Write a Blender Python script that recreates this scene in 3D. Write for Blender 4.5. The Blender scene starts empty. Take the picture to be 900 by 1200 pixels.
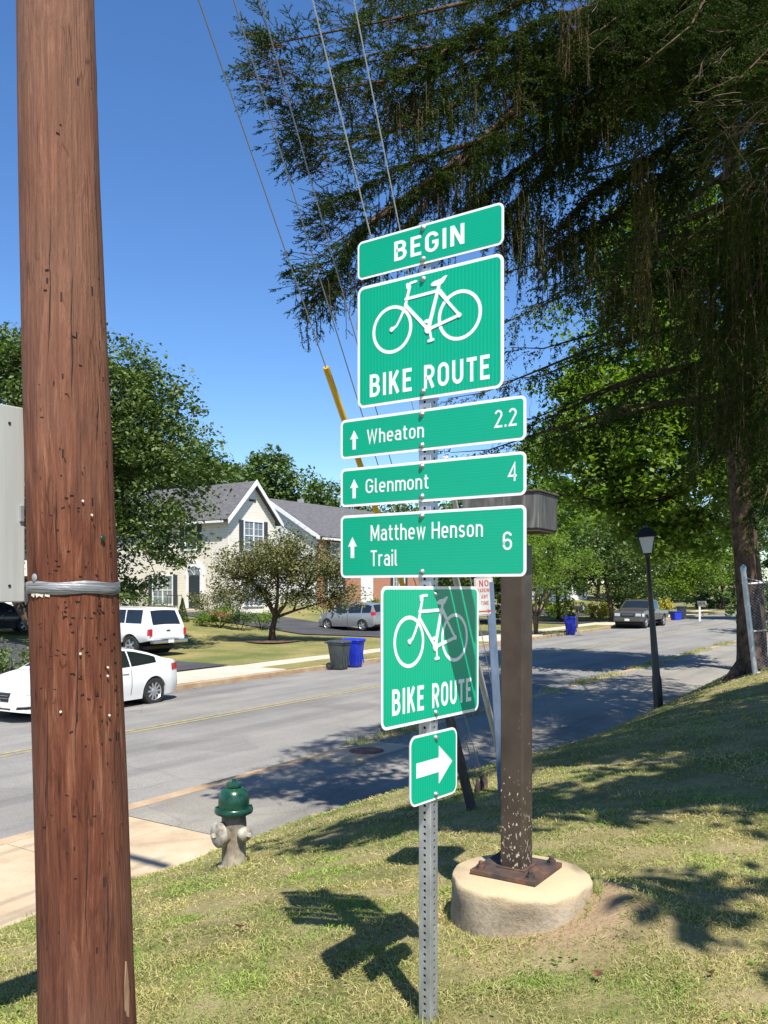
import bpy, bmesh, math, random
import numpy as np
from mathutils import Vector, Matrix
random.seed(7); rng = np.random.default_rng(11)
S = bpy.context.scene
COL = S.collection
R = math.radians

# ------------------------------------------------------------ camera, sky, sun, exposure
F = 1000.0; HOR = 690.0; EYE = 1.6
cam_d = bpy.data.cameras.new('camera'); cam = bpy.data.objects.new('camera', cam_d); COL.objects.link(cam)
cam_d.sensor_fit = 'VERTICAL'; cam_d.sensor_height = 36.0; cam_d.lens = 36.0*F/1200.0
cam_d.shift_y = (HOR-600.0)/1200.0
cam_d.clip_start = 0.05; cam_d.clip_end = 3000
cam.location = (0, 0, EYE); cam.rotation_euler = (R(90), 0, 0)
S.camera = cam
SUNV = Vector((0.17, -0.62, 1.0)).normalized()
elev = math.asin(SUNV.z)
w = bpy.data.worlds.new('World'); S.world = w; w.use_nodes = True
nt = w.node_tree; nt.nodes.clear()
sky = nt.nodes.new('ShaderNodeTexSky'); sky.sky_type = 'NISHITA'; sky.sun_disc = False
sky.sun_elevation = elev; sky.sun_rotation = math.atan2(SUNV.x, SUNV.y)
sky.air_density = 1.0; sky.dust_density = 0.1; sky.ozone_density = 4.5; sky.altitude = 300
bg = nt.nodes.new('ShaderNodeBackground'); bg.inputs[1].default_value = 0.108
wo = nt.nodes.new('ShaderNodeOutputWorld')
hs = nt.nodes.new('ShaderNodeHueSaturation'); hs.inputs['Saturation'].default_value = 1.17; hs.inputs['Hue'].default_value = .505; hs.inputs['Value'].default_value = 1.0
nt.links.new(sky.outputs[0], hs.inputs['Color']); nt.links.new(hs.outputs[0], bg.inputs[0]); nt.links.new(bg.outputs[0], wo.inputs[0])
sd = bpy.data.lights.new('sun', 'SUN'); sd.energy = 4.8; sd.angle = R(0.53); sd.color = (1.0, 0.95, 0.87)
sun = bpy.data.objects.new('sun', sd); COL.objects.link(sun)
sun.rotation_euler = SUNV.to_track_quat('Z', 'Y').to_euler(); sun.location = (10, -30, 50)
S.view_settings.view_transform = 'Standard'; S.view_settings.look = 'None'
S.view_settings.exposure = 0.84; S.view_settings.gamma = 1
S.render.engine = 'CYCLES'
S.cycles.max_bounces = 6; S.cycles.transparent_max_bounces = 8

# ------------------------------------------------------------ site geometry
UX, UY = 0.562, 0.827            # along the road (away to the right); s
NX, NY = -0.827, 0.562           # across the road towards the houses; t
def W(s, t): return (s*UX+t*NX, s*UY+t*NY)
def ST(x, y): return (x*UX+y*UY, x*NX+y*NY)
def P(px, py, Y): return Vector(((px-450)/F*Y, Y, EYE-(py-HOR)/F*Y))
def sm(a, b, v):
    v = min(1, max(0, (v-a)/(b-a))); return v*v*(3-2*v)
T_K1, T_R0, T_R1, T_K2, T_V, T_W0, T_W1 = 8.88, 9.14, 18.45, 18.6, 18.6, 20.0, 21.15
def te(s): return 6.7-1.1*sm(7.5, 12.5, s)
def ground(s, t):
    e = te(s)
    if t <= e:
        q = t/e
        if q < 0: return 0.10+0.01*s-0.02*t*0+0.03*min(-t, 12)
        return 0.10+0.01*s-1.41*q*q+0.045*max(0, min(s, 30)-7)*(1-q*q)
    if t < T_K1+.16: return -1.31+0.01*s
    if t < T_R1: return -1.45+0.01*s+0.06*(1-((t-13.8)/4.7)**2)
    return -1.31+0.01*s+0.095*max(0, min(t, 42)-30.5)+0.02*max(0, t-42)
def mound(x, y):      # soil banked up against the right of the footing
    return .13*math.exp(-((x-1.12)**2/.07+(y-3.98)**2/.12))
def GZ(x, y): return ground(*ST(x, y))+mound(x, y)

# ------------------------------------------------------------ materials
def mat(name, base=(.5, .5, .5), rough=.6, metal=0, spec=.5, build=None, trans=0, sss=0):
    m = bpy.data.materials.new(name); m.use_nodes = True
    nt = m.node_tree; b = nt.nodes['Principled BSDF']
    b.inputs['Base Color'].default_value = (*base, 1); b.inputs['Roughness'].default_value = rough
    b.inputs['Metallic'].default_value = metal; b.inputs['Specular IOR Level'].default_value = spec
    if trans: b.inputs['Transmission Weight'].default_value = trans
    if build: build(nt, b)
    return m
def N(nt, t, **kw):
    n = nt.nodes.new(t)
    for k, v in kw.items():
        if k.startswith('i_'):
            k2 = k[2:].replace('_', ' ')
            n.inputs[k2].default_value = v
        else: setattr(n, k, v)
    return n
def coords(nt, scale=(1, 1, 1), kind='Object'):
    tc = N(nt, 'ShaderNodeTexCoord'); mp = N(nt, 'ShaderNodeMapping'); mp.inputs['Scale'].default_value = scale
    nt.links.new(tc.outputs[kind], mp.inputs[0]); return mp.outputs[0]
def noise(nt, vec, scale, detail=4, rough=.55, dist=0):
    n = N(nt, 'ShaderNodeTexNoise'); n.inputs['Scale'].default_value = scale; n.inputs['Detail'].default_value = detail
    n.inputs['Roughness'].default_value = rough; n.inputs['Distortion'].default_value = dist
    nt.links.new(vec, n.inputs['Vector']); return n.outputs['Fac']
def ramp(nt, fac, stops):
    r = N(nt, 'ShaderNodeValToRGB'); e = r.color_ramp.elements
    while len(e) > 1: e.remove(e[-1])
    e[0].position = stops[0][0]; e[0].color = (*stops[0][1], 1) if len(stops[0][1]) == 3 else stops[0][1]
    for p, c in stops[1:]:
        k = e.new(p); k.color = (*c, 1)
    nt.links.new(fac, r.inputs[0]); return r.outputs[0]
def mix(nt, fac, a, b, mode='MIX'):
    m = N(nt, 'ShaderNodeMix', data_type='RGBA', blend_type=mode)
    if isinstance(fac, (int, float)): m.inputs[0].default_value = fac
    else: nt.links.new(fac, m.inputs[0])
    for i, c in ((6, a), (7, b)):
        if isinstance(c, tuple): m.inputs[i].default_value = (*c, 1)
        else: nt.links.new(c, m.inputs[i])
    return m.outputs[2]
def bump(nt, b, h, strength=.3, dist=.01):
    bn = N(nt, 'ShaderNodeBump'); bn.inputs['Strength'].default_value = strength; bn.inputs['Distance'].default_value = dist
    nt.links.new(h, bn.inputs['Height']); nt.links.new(bn.outputs[0], b.inputs['Normal'])
def noisy(stops, scale=8, sc=(1, 1, 1), detail=5, bs=.2, bd=.01, rough=.6, dist=0, fine=None, kind='Object'):
    def f(nt, b):
        v = coords(nt, sc, kind); n = noise(nt, v, scale, detail, rough, dist)
        c = ramp(nt, n, stops)
        if fine:
            n2 = noise(nt, v, fine[0], 3, .7)
            c = mix(nt, fine[1], c, ramp(nt, n2, [(.35, fine[2]), (.65, fine[3])]), 'MULTIPLY')
            if bs: bump(nt, b, n2, bs, bd)
        elif bs: bump(nt, b, n, bs, bd)
        nt.links.new(c, b.inputs['Base Color'])
    return f
def leafmat(name, cols, rough=.55, tr=.25, spec=.3, patch=None):
    m = bpy.data.materials.new(name); m.use_nodes = True
    nt = m.node_tree; b = nt.nodes['Principled BSDF']; out = nt.nodes['Material Output']
    g = N(nt, 'ShaderNodeNewGeometry')
    c = ramp(nt, g.outputs['Random Per Island'], [(i/(len(cols)-1), k) for i, k in enumerate(cols)])
    n = noise(nt, coords(nt), .7, 3); c2 = mix(nt, .55, c, ramp(nt, n, [(.35, (.62, .66, .6)), (.65, (1.25, 1.2, 1.0))]), 'MULTIPLY')
    if patch: c2 = mix(nt, 1.0, c2, ramp(nt, noise(nt, coords(nt), patch, 4, .6), [(.38, (.70, .98, .55)), (.5, (1.0, 1.0, .95)), (.62, (1.18, 1.05, 1.15))]), 'MULTIPLY')
    nt.links.new(c2, b.inputs['Base Color']); b.inputs['Roughness'].default_value = rough
    b.inputs['Specular IOR Level'].default_value = spec
    if tr:
        t = N(nt, 'ShaderNodeBsdfTranslucent'); ms = N(nt, 'ShaderNodeMixShader'); ms.inputs[0].default_value = tr
        hs = mix(nt, 1.0, c2, (1.3, 1.5, .6), 'MULTIPLY'); nt.links.new(hs, t.inputs[0])
        nt.links.new(b.outputs[0], ms.inputs[1]); nt.links.new(t.outputs[0], ms.inputs[2]); nt.links.new(ms.outputs[0], out.inputs[0])
    return m

def m_pole(nt, b):
    v = coords(nt, (9, 9, .9)); n = noise(nt, v, 2.6, 8, .62, 1.2)
    v2 = coords(nt, (60, 60, 2.6)); n2 = noise(nt, v2, 1.5, 6, .65, .8)
    v3 = coords(nt, (1.6, 1.6, .7)); n3 = noise(nt, v3, 1.2, 4)
    c = ramp(nt, n, [(.28, (.075, .026, .016)), (.45, (.135, .045, .025)), (.56, (.175, .062, .033)), (.74, (.30, .135, .08))])
    c = mix(nt, .6, c, ramp(nt, n2, [(.3, (.62, .57, .55)), (.5, (1, 1, 1)), (.7, (1.28, 1.22, 1.15))]), 'MULTIPLY')
    c = mix(nt, ramp(nt, n3, [(.45, (0, 0, 0)), (.7, (.45, .45, .45))]), c, (.27, .15, .10))
    # paler brown towards the top
    sep = N(nt, 'ShaderNodeSeparateXYZ'); tc = N(nt, 'ShaderNodeTexCoord'); nt.links.new(tc.outputs['Object'], sep.inputs[0])
    mr = N(nt, 'ShaderNodeMapRange'); mr.inputs[1].default_value = 1.8; mr.inputs[2].default_value = 4.2; mr.inputs[3].default_value = 0; mr.inputs[4].default_value = .5
    nt.links.new(sep.outputs[2], mr.inputs[0])
    c = mix(nt, mr.outputs[0], c, (.30, .175, .12))
    mr2 = N(nt, 'ShaderNodeMapRange'); mr2.inputs[1].default_value = .9; mr2.inputs[2].default_value = .1; mr2.inputs[3].default_value = 0; mr2.inputs[4].default_value = .5
    nt.links.new(sep.outputs[2], mr2.inputs[0])
    c = mix(nt, mr2.outputs[0], c, (.10, .045, .03))
    # dark checks along the grain
    vc = coords(nt, (26, 26, 2.2)); vo = N(nt, 'ShaderNodeTexVoronoi', feature='DISTANCE_TO_EDGE'); vo.inputs['Scale'].default_value = 1.0
    nt.links.new(mix(nt, .12, vc, ntcol(nt, vc)), vo.inputs['Vector'])
    crack = ramp(nt, vo.outputs[0], [(0, (.35, .3, .28)), (.035, (1, 1, 1))])
    gate = ramp(nt, noise(nt, coords(nt, (3, 3, 2)), 1.7, 3), [(.48, (0, 0, 0)), (.56, (1, 1, 1))])
    c = mix(nt, gate, c, mix(nt, .8, c, crack, 'MULTIPLY'))
    nt.links.new(c, b.inputs['Base Color'])
    ad = N(nt, 'ShaderNodeMath', operation='ADD'); nt.links.new(n2, ad.inputs[0]); nt.links.new(n, ad.inputs[1])
    bump(nt, b, ad.outputs[0], .9, .014)
def ntcol(nt, v):
    n = N(nt, 'ShaderNodeTexNoise'); n.inputs['Scale'].default_value = .6; nt.links.new(v, n.inputs['Vector']); 
    s = N(nt, 'ShaderNodeVectorMath', operation='SCALE'); s.inputs['Scale'].default_value = 20
    nt.links.new(n.outputs['Color'], s.inputs[0]); return s.outputs[0]
M = {}
M['pole'] = mat('pole_wood', rough=.85, spec=.2, build=m_pole)
M['tape'] = mat('silver_tape', (.3, .3, .31), .42, .4, build=noisy([(.4, (.15, .155, .16)), (.6, (.31, .315, .33))], 6, (1, 1, 14), bs=.6, bd=.006, dist=1.5))
M['galv'] = mat('galvanised_steel', (.5, .52, .55), .42, .75, build=noisy([(.35, (.40, .42, .45)), (.65, (.62, .64, .67))], 22, (1, 1, .4), bs=.05))
M['bolt'] = mat('bolt_steel', (.45, .45, .46), .4, .8, build=noisy([(.4, (.33, .33, .33)), (.6, (.55, .54, .53))], 90, bs=.1, bd=.001))
M['hole'] = mat('dark_void', (.008, .008, .009), .9)
def m_green(lines):
    def f(nt, b):
        v = coords(nt); wv = N(nt, 'ShaderNodeTexWave', wave_type='BANDS', bands_direction='X' if lines else 'Z', wave_profile='SIN')
        wv.inputs['Scale'].default_value = 22 if lines else 30; wv.inputs['Distortion'].default_value = .3
        nt.links.new(v, wv.inputs[0])
        c = ramp(nt, wv.outputs['Fac'], [(.2, (.0, .33, .18)), (.8, (.0, .40, .225))] if lines else [(.3, (.0, .335, .19)), (.7, (.0, .36, .205))])
        n = noise(nt, v, 4, 3); c = mix(nt, .5, c, ramp(nt, n, [(.3, (.85, .92, .9)), (.7, (1.1, 1.05, 1.05))]), 'MULTIPLY')
        nt.links.new(c, b.inputs['Base Color'])
        n2 = noise(nt, v, 420, 2); bump(nt, b, n2, .12, .0006)
    return f
M['green'] = mat('sign_green_sheeting', (.0, .3, .17), .32, build=m_green(False))
M['greenp'] = mat('sign_green_prismatic', (.0, .3, .17), .30, build=m_green(True))
M['swhite'] = mat('sign_white_sheeting', (.83, .84, .80), .4, build=noisy([(.35, (.78, .79, .75)), (.65, (.86, .86, .82))], 5, bs=.05, bd=.0005))
M['alu'] = mat('aluminium_back', (.42, .43, .43), .5, .35, build=noisy([(.4, (.37, .38, .37)), (.6, (.44, .45, .44))], 2.5, (6, 6, .7), bs=.03))
M['panelgrey'] = mat('grey_panel', (.33, .335, .31), .7, .0, build=noisy([(.4, (.33, .335, .315)), (.6, (.38, .385, .36))], 2, (14, 14, .5), bs=.05))
M['red'] = mat('sign_red_print', (.36, .07, .06), .6)
M['shadewhite'] = mat('shade_greyed_sheeting', rough=.7, build=noisy([(.35, (.40, .40, .38)), (.65, (.52, .52, .49))], 9, bs=.05))  # white greyed, and the red dulled, to carry tree shade in the colour
def m_brown(nt, b):
    v = coords(nt); n = noise(nt, v, 5, 5); sp = noise(nt, coords(nt, (1, 1, .55)), 75, 3, .6)
    c = ramp(nt, n, [(.35, (.040, .028, .020)), (.65, (.070, .050, .036))])
    sep = N(nt, 'ShaderNodeSeparateXYZ'); tc = N(nt, 'ShaderNodeTexCoord'); nt.links.new(tc.outputs['Object'], sep.inputs[0])
    mr = N(nt, 'ShaderNodeMapRange'); mr.inputs[1].default_value = 1.25; mr.inputs[2].default_value = .2; mr.inputs[3].default_value = .60; mr.inputs[4].default_value = .68-.13
    nt.links.new(sep.outputs[2], mr.inputs[0])
    ma = N(nt, 'ShaderNodeMapRange'); ma.inputs[1].default_value = 1.3; ma.inputs[2].default_value = .3; ma.inputs[3].default_value = -.12; ma.inputs[4].default_value = .055
    nt.links.new(sep.outputs[2], ma.inputs[0])
    add = N(nt, 'ShaderNodeMath', operation='ADD'); nt.links.new(sp, add.inputs[0]); nt.links.new(ma.outputs[0], add.inputs[1])
    fleck = ramp(nt, add.outputs[0], [(.645, (0, 0, 0)), (.67, (1, 1, 1))])
    c = mix(nt, fleck, c, (.50, .43, .32))
    nt.links.new(c, b.inputs['Base Color']); bump(nt, b, sp, .25, .003)
M['brown'] = mat('brown_painted_steel', rough=.5, build=m_brown)
M['boxgrey'] = mat('weathered_grey_box', rough=.7, build=noisy([(.3, (.03, .029, .028)), (.5, (.08, .078, .075)), (.72, (.20, .20, .195))], 3.2, (4, 4, .7), bs=.15, dist=1.2))
M['rust'] = mat('rusty_plate', rough=.75, metal=.2, build=noisy([(.35, (.035, .032, .032)), (.55, (.09, .055, .04)), (.7, (.24, .10, .045))], 9, bs=.5, bd=.004))
def m_foot(nt, b):
    v = coords(nt); n = noise(nt, v, 3.2, 6); n2 = noise(nt, v, 45, 5, .7)
    c = ramp(nt, n, [(.3, (.22, .17, .115)), (.5, (.33, .27, .19)), (.7, (.42, .355, .265))])
    c = mix(nt, .6, c, ramp(nt, n2, [(.35, (.62, .6, .57)), (.55, (1.05, 1.05, 1.05))]), 'MULTIPLY')
    sep = N(nt, 'ShaderNodeSeparateXYZ'); tc = N(nt, 'ShaderNodeTexCoord'); nt.links.new(tc.outputs['Object'], sep.inputs[0])
    mr = N(nt, 'ShaderNodeMapRange'); mr.inputs[1].default_value = .16; mr.inputs[2].default_value = .225; nt.links.new(sep.outputs[2], mr.inputs[0])
    c = mix(nt, mr.outputs[0], c, mix(nt, n, (.50, .37, .20), (.46, .37, .25)))
    nt.links.new(c, b.inputs['Base Color']); bump(nt, b, n2, .6, .010)
M['footing'] = mat('footing_concrete', rough=.9, build=m_foot)
def m_hyd(nt, b):
    v = coords(nt); n = noise(nt, v, 7, 5); n2 = noise(nt, v, 60, 4)
    sep = N(nt, 'ShaderNodeSeparateXYZ'); nt.links.new(v, sep.inputs[0])
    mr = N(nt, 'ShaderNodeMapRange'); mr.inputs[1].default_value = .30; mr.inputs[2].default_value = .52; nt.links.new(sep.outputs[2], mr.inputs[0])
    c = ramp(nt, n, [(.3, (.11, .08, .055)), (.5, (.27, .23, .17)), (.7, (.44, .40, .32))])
    c = mix(nt, mr.outputs[0], c, ramp(nt, n, [(.4, (.04, .035, .028)), (.7, (.16, .135, .10))]))  # dirty tones, plus shade beneath the bonnet painted into the upper barrel
    nt.links.new(c, b.inputs['Base Color']); bump(nt, b, n2, .3, .004)
M['hydrant'] = mat('hydrant_worn_white_shaded', rough=.6, build=m_hyd)
M['hcap'] = mat('hydrant_cap_white', rough=.55, build=noisy([(.35, (.18, .15, .11)), (.6, (.44, .41, .34))], 9, bs=.2, bd=.004))
M['hgreen'] = mat('hydrant_green', rough=.28, build=noisy([(.3, (.004, .020, .015)), (.5, (.007, .045, .027)), (.7, (.018, .085, .042))], 7, bs=.2, bd=.004))
def m_asph(c0, c1, c2, fs=170):
    def f(nt, b):
        v = coords(nt); n = noise(nt, v, .5, 5, .6); g = noise(nt, v, fs, 3, .7); g2 = noise(nt, v, 34, 4, .7)
        c = ramp(nt, n, [(.3, c0), (.5, c1), (.72, c2)])
        c = mix(nt, .8, c, ramp(nt, g, [(.35, (.6, .6, .6)), (.5, (1, 1, 1)), (.68, (1.55, 1.5, 1.4))]), 'MULTIPLY')
        c = mix(nt, .6, c, ramp(nt, g2, [(.35, (.75, .75, .76)), (.65, (1.2, 1.2, 1.18))]), 'MULTIPLY')
        tc = N(nt, 'ShaderNodeTexCoord'); mp = N(nt, 'ShaderNodeMapping'); mp.vector_type = 'TEXTURE'; mp.inputs['Rotation'].default_value = (0, 0, math.atan2(.827, .562)); mp.inputs['Scale'].default_value = (14, 1, 1)
        nt.links.new(tc.outputs['Object'], mp.inputs[0]); c = mix(nt, .75, c, ramp(nt, noise(nt, mp.outputs[0], 1.5, 5, .6), [(.34, (.74, .74, .75)), (.5, (1, 1, 1)), (.66, (1.14, 1.13, 1.10))]), 'MULTIPLY')
        c = mix(nt, .8, c, ramp(nt, noise(nt, v, .33, 2, .4), [(.60, (1, 1, 1)), (.615, (.84, .84, .85))]), 'MULTIPLY')
        vo = N(nt, 'ShaderNodeTexVoronoi', feature='DISTANCE_TO_EDGE'); vo.inputs['Scale'].default_value = .22
        nv = N(nt, 'ShaderNodeTexNoise'); nv.inputs['Scale'].default_value = 1.3; nv.inputs['Detail'].default_value = 5; nt.links.new(v, nv.inputs['Vector'])
        nt.links.new(mix(nt, .25, v, nv.outputs['Color'], 'ADD'), vo.inputs['Vector'])
        c = mix(nt, .28, c, ramp(nt, vo.outputs[0], [(0, (.45, .45, .45)), (.006, (1, 1, 1))]), 'MULTIPLY')
        nt.links.new(c, b.inputs['Base Color']); bump(nt, b, g, .35, .006)
    return f
M['road'] = mat('road_asphalt', rough=.9, spec=.15, build=m_asph((.185, .178, .165), (.215, .208, .193), (.25, .24, .22)))
M['path'] = mat('path_asphalt', rough=.9, spec=.15, build=m_asph((.19, .18, .16), (.24, .225, .195), (.27, .255, .22), 120))
M['drive'] = mat('driveway_asphalt', rough=.85, build=m_asph((.035, .035, .038), (.05, .05, .053), (.065, .065, .068), 90))
M['conc'] = mat('sidewalk_concrete', rough=.9, build=noisy([(.3, (.37, .275, .17)), (.5, (.47, .36, .235)), (.7, (.53, .42, .29))], 1.6, fine=(110, .7, (.75, .74, .72), (1.12, 1.12, 1.12)), bs=.3, bd=.004))
M['conc2'] = mat('far_sidewalk_concrete', rough=.9, build=noisy([(.3, (.42, .35, .27)), (.5, (.50, .43, .335)), (.7, (.55, .48, .39))], 1.2, fine=(60, .6, (.8, .8, .78), (1.1, 1.1, 1.1)), bs=.2))
M['kerb'] = mat('kerb_stone', rough=.9, build=noisy([(.3, (.33, .20, .11)), (.55, (.42, .30, .18)), (.75, (.50, .40, .27))], 2.2, fine=(90, .7, (.7, .7, .7), (1.1, 1.1, 1.1)), bs=.4))
M['yellowline'] = mat('worn_yellow_paint', rough=.8, build=noisy([(.35, (.22, .20, .15)), (.55, (.36, .30, .14)), (.7, (.48, .37, .14))], 9, fine=(150, .7, (.6, .6, .6), (1.1, 1.1, 1.1))))
def m_lawn(dry, mid, grn, sc=1.0):
    def f(nt, b):
        v = coords(nt); n = noise(nt, v, .8*sc, 5, .62); g = noise(nt, v, 26*sc, 5, .75); g2 = noise(nt, v, 150*sc, 2, .7)
        c = ramp(nt, n, [(.34, grn), (.5, mid), (.66, dry)])
        c = mix(nt, .85, c, ramp(nt, g, [(.3, (.45, .5, .42)), (.5, (1, 1, 1)), (.7, (1.4, 1.35, 1.2))]), 'MULTIPLY')
        c = mix(nt, .6, c, ramp(nt, g2, [(.35, (.6, .6, .6)), (.65, (1.3, 1.3, 1.3))]), 'MULTIPLY')
        nt.links.new(c, b.inputs['Base Color']); bump(nt, b, g, .6, .03)
    return f
def m_near(nt, b):
    v = coords(nt); n = noise(nt, v, 1.6, 5, .62); g = noise(nt, v, 40, 5, .75)
    c = ramp(nt, n, [(.36, (.14, .15, .05)), (.5, (.24, .21, .095)), (.64, (.33, .27, .145))])
    # worn tan soil around the concrete footing
    dm = N(nt, 'ShaderNodeVectorMath', operation='DISTANCE'); dm.inputs[1].default_value = (.86, 4.05, .05)
    nt.links.new(v, dm.inputs[0]); ad = N(nt, 'ShaderNodeMath', operation='ADD'); nt.links.new(dm.outputs['Value'], ad.inputs[0])
    ns = N(nt, 'ShaderNodeMath', operation='MULTIPLY'); ns.inputs[1].default_value = .55; nt.links.new(noise(nt, v, 4, 4), ns.inputs[0]); nt.links.new(ns.outputs[0], ad.inputs[1])
    c = mix(nt, ramp(nt, ad.outputs[0], [(.62, (.9, .9, .9)), (.95, (0, 0, 0))]), c, (.35, .25, .155))
    c = mix(nt, .7, c, ramp(nt, g, [(.3, (.5, .5, .45)), (.5, (1, 1, 1)), (.7, (1.3, 1.28, 1.2))]), 'MULTIPLY')
    nt.links.new(c, b.inputs['Base Color']); bump(nt, b, g, .7, .03)
M['lawn'] = mat('near_lawn_soil', rough=.95, spec=.1, build=m_near)
M['lawn2'] = mat('far_lawn', rough=.95, spec=.1, build=m_lawn((.28, .225, .10), (.19, .185, .07), (.12, .14, .045), .5))
M['land'] = mat('land', rough=.95, spec=.1, build=m_lawn((.12, .13, .05), (.09, .11, .035), (.06, .08, .025), .1))
M['blade'] = leafmat('grass_blades', [(.16, .21, .05), (.26, .29, .09), (.37, .34, .15), (.54, .46, .26), (.24, .28, .08), (.42, .38, .19), (.29, .31, .11)], .65, .2, .12, 1.9)
M['weed'] = leafmat('weed_leaves', [(.14, .22, .045), (.20, .29, .07), (.17, .25, .06)], .7, .3, .1)
M['leafA'] = leafmat('maple_leaves', [(.050, .092, .022), (.085, .13, .036), (.13, .18, .055), (.065, .108, .028), (.17, .21, .075)])
M['leafB'] = leafmat('bright_leaves', [(.08, .14, .018), (.14, .22, .03), (.20, .28, .045), (.11, .18, .025)], tr=.45)
M['leafC'] = leafmat('dull_crabapple_leaves', [(.09, .10, .035), (.14, .145, .055), (.19, .175, .085), (.11, .14, .045)])
M['leafD'] = leafmat('far_leaves', [(.065, .11, .03), (.09, .145, .042), (.125, .18, .055)])
M['leafH'] = leafmat('shrub_leaves', [(.04, .075, .02), (.07, .12, .03), (.10, .15, .035)])
M['yellowleaf'] = leafmat('yellow_bush_leaves', [(.40, .34, .03), (.28, .28, .04), (.55, .42, .03)])
M['pink'] = leafmat('hydrangea_blooms', [(.50, .22, .17), (.55, .32, .26), (.42, .17, .14)])
M['needle'] = leafmat('spruce_needles', [(.014, .032, .010), (.030, .056, .014), (.075, .105, .020), (.022, .042, .013), (.045, .072, .015)], .7, .12, .06)
M['needle_old'] = leafmat('old_spruce_cords', [(.050, .058, .018), (.095, .100, .030), (.045, .042, .016)], .7, .15, .06)
M['bark'] = mat('bark', rough=.95, spec=.1, build=noisy([(.35, (.045, .032, .022)), (.65, (.115, .085, .06))], 9, (1, 1, .25), bs=.8, bd=.03))
M['barkl'] = mat('spruce_bark', rough=.95, spec=.1, build=noisy([(.35, (.055, .035, .024)), (.65, (.15, .10, .07))], 14, (1, 1, .6), bs=.8, bd=.02))
M['twig'] = mat('dead_twigs', (.20, .15, .11), .9, spec=.1, build=noisy([(.4, (.10, .075, .055)), (.6, (.19, .15, .115))], 10, bs=0))
M['black'] = mat('black_paint', (.012, .012, .013), .38, build=noisy([(.4, (.010, .010, .011)), (.6, (.018, .018, .019))], 30, bs=.1, bd=.002))
M['frost'] = mat('frosted_lamp_glass', (.62, .62, .60), .35, spec=.4)
M['yguard'] = mat('yellow_plastic', rough=.45, build=noisy([(.35, (.58, .33, .015)), (.65, (.72, .43, .03))], 6, (1, 1, .5), bs=.1))
M['wgrey'] = mat('grey_plastic_guard', rough=.5, build=noisy([(.35, (.38, .37, .34)), (.65, (.52, .51, .48))], 6, (1, 1, .5), bs=.1))
M['stake'] = mat('old_wooden_stake', rough=.9, build=noisy([(.35, (.04, .028, .02)), (.65, (.11, .08, .055))], 12, (1, 1, .2), bs=.5))
M['wire'] = mat('steel_strand', (.30, .31, .33), .45, .5, build=noisy([(.4, (.24, .25, .27)), (.6, (.28, .29, .31))], .5, bs=0))
M['wirel'] = mat('bright_steel_strand', (.62, .63, .66), .4, .4)
M['bluepost'] = mat('blue_grey_steel', rough=.45, metal=.4, build=noisy([(.35, (.10, .14, .20)), (.65, (.18, .24, .34))], 8, (1, 1, .4), bs=.1))
M['white'] = mat('white_trim', (.78, .78, .76), .5, build=noisy([(.35, (.72, .72, .70)), (.65, (.80, .80, .78))], 3, bs=.05))
def m_siding(col, n_=9.0):
    def f(nt, b):
        v = coords(nt); sep = N(nt, 'ShaderNodeSeparateXYZ'); nt.links.new(v, sep.inputs[0])
        mu = N(nt, 'ShaderNodeMath', operation='MULTIPLY'); mu.inputs[1].default_value = n_; nt.links.new(sep.outputs[2], mu.inputs[0])
        fr = N(nt, 'ShaderNodeMath', operation='FRACT'); nt.links.new(mu.outputs[0], fr.inputs[0])
        line = ramp(nt, fr.outputs[0], [(0, (.42, .40, .37)), (.14, (1, 1, 1))])
        n = noise(nt, v, 1.2, 4)
        c = mix(nt, .9, ramp(nt, n, [(.35, tuple(k*.93 for k in col)), (.65, col)]), line, 'MULTIPLY')
        nt.links.new(c, b.inputs['Base Color']); bump(nt, b, fr.outputs[0], .6, .02)
    return f
M['cream'] = mat('cream_siding', rough=.6, build=m_siding((.84, .785, .67), 5.5))
M['wsiding'] = mat('white_siding', rough=.6, build=m_siding((.80, .81, .81), 5.5))
def m_brick(nt, b):
    v = coords(nt, (1, 1, 1)); br = N(nt, 'ShaderNodeTexBrick'); br.inputs['Scale'].default_value = 4.2
    br.inputs['Color1'].default_value = (.36, .135, .07, 1); br.inputs['Color2'].default_value = (.46, .19, .10, 1); br.inputs['Mortar'].default_value = (.42, .33, .26, 1)
    br.inputs['Mortar Size'].default_value = .018
    sep = N(nt, 'ShaderNodeSeparateXYZ'); cb = N(nt, 'ShaderNodeCombineXYZ'); nt.links.new(v, sep.inputs[0])
    ad = N(nt, 'ShaderNodeMath', operation='ADD'); nt.links.new(sep.outputs[0], ad.inputs[0]); nt.links.new(sep.outputs[1], ad.inputs[1])
    nt.links.new(ad.outputs[0], cb.inputs[0]); nt.links.new(sep.outputs[2], cb.inputs[1]); nt.links.new(cb.outputs[0], br.inputs[0])
    nt.links.new(br.outputs[0], b.inputs['Base Color'])
M['brick'] = mat('red_brick', rough=.85, build=m_brick)
M['roof'] = mat('grey_shingle', rough=.9, build=noisy([(.3, (.075, .072, .075)), (.5, (.105, .10, .105)), (.7, (.135, .13, .13))], 2.5, (1, 1, 3), fine=(14, .8, (.7, .7, .7), (1.2, 1.2, 1.2)), bs=.4))
M['shutter'] = mat('dark_shutter', (.035, .045, .055), .6)
M['winglass'] = mat('window_glass', (.16, .19, .22), .08, spec=.8)
M['door'] = mat('dark_door', (.022, .032, .04), .4)
M['cwhite'] = mat('car_paint_white', (.74, .74, .72), .22, spec=.5); M['csilver'] = mat('car_paint_silver', (.40, .41, .42), .3, .6)
M['cgrey'] = mat('car_paint_grey', (.115, .108, .098), .3, .5); M['cblack'] = mat('car_paint_black', (.018, .018, .026), .2)
for k in ('cwhite', 'csilver', 'cgrey', 'cblack'):
    M[k].node_tree.nodes['Principled BSDF'].inputs['Coat Weight'].default_value = .6
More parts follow.
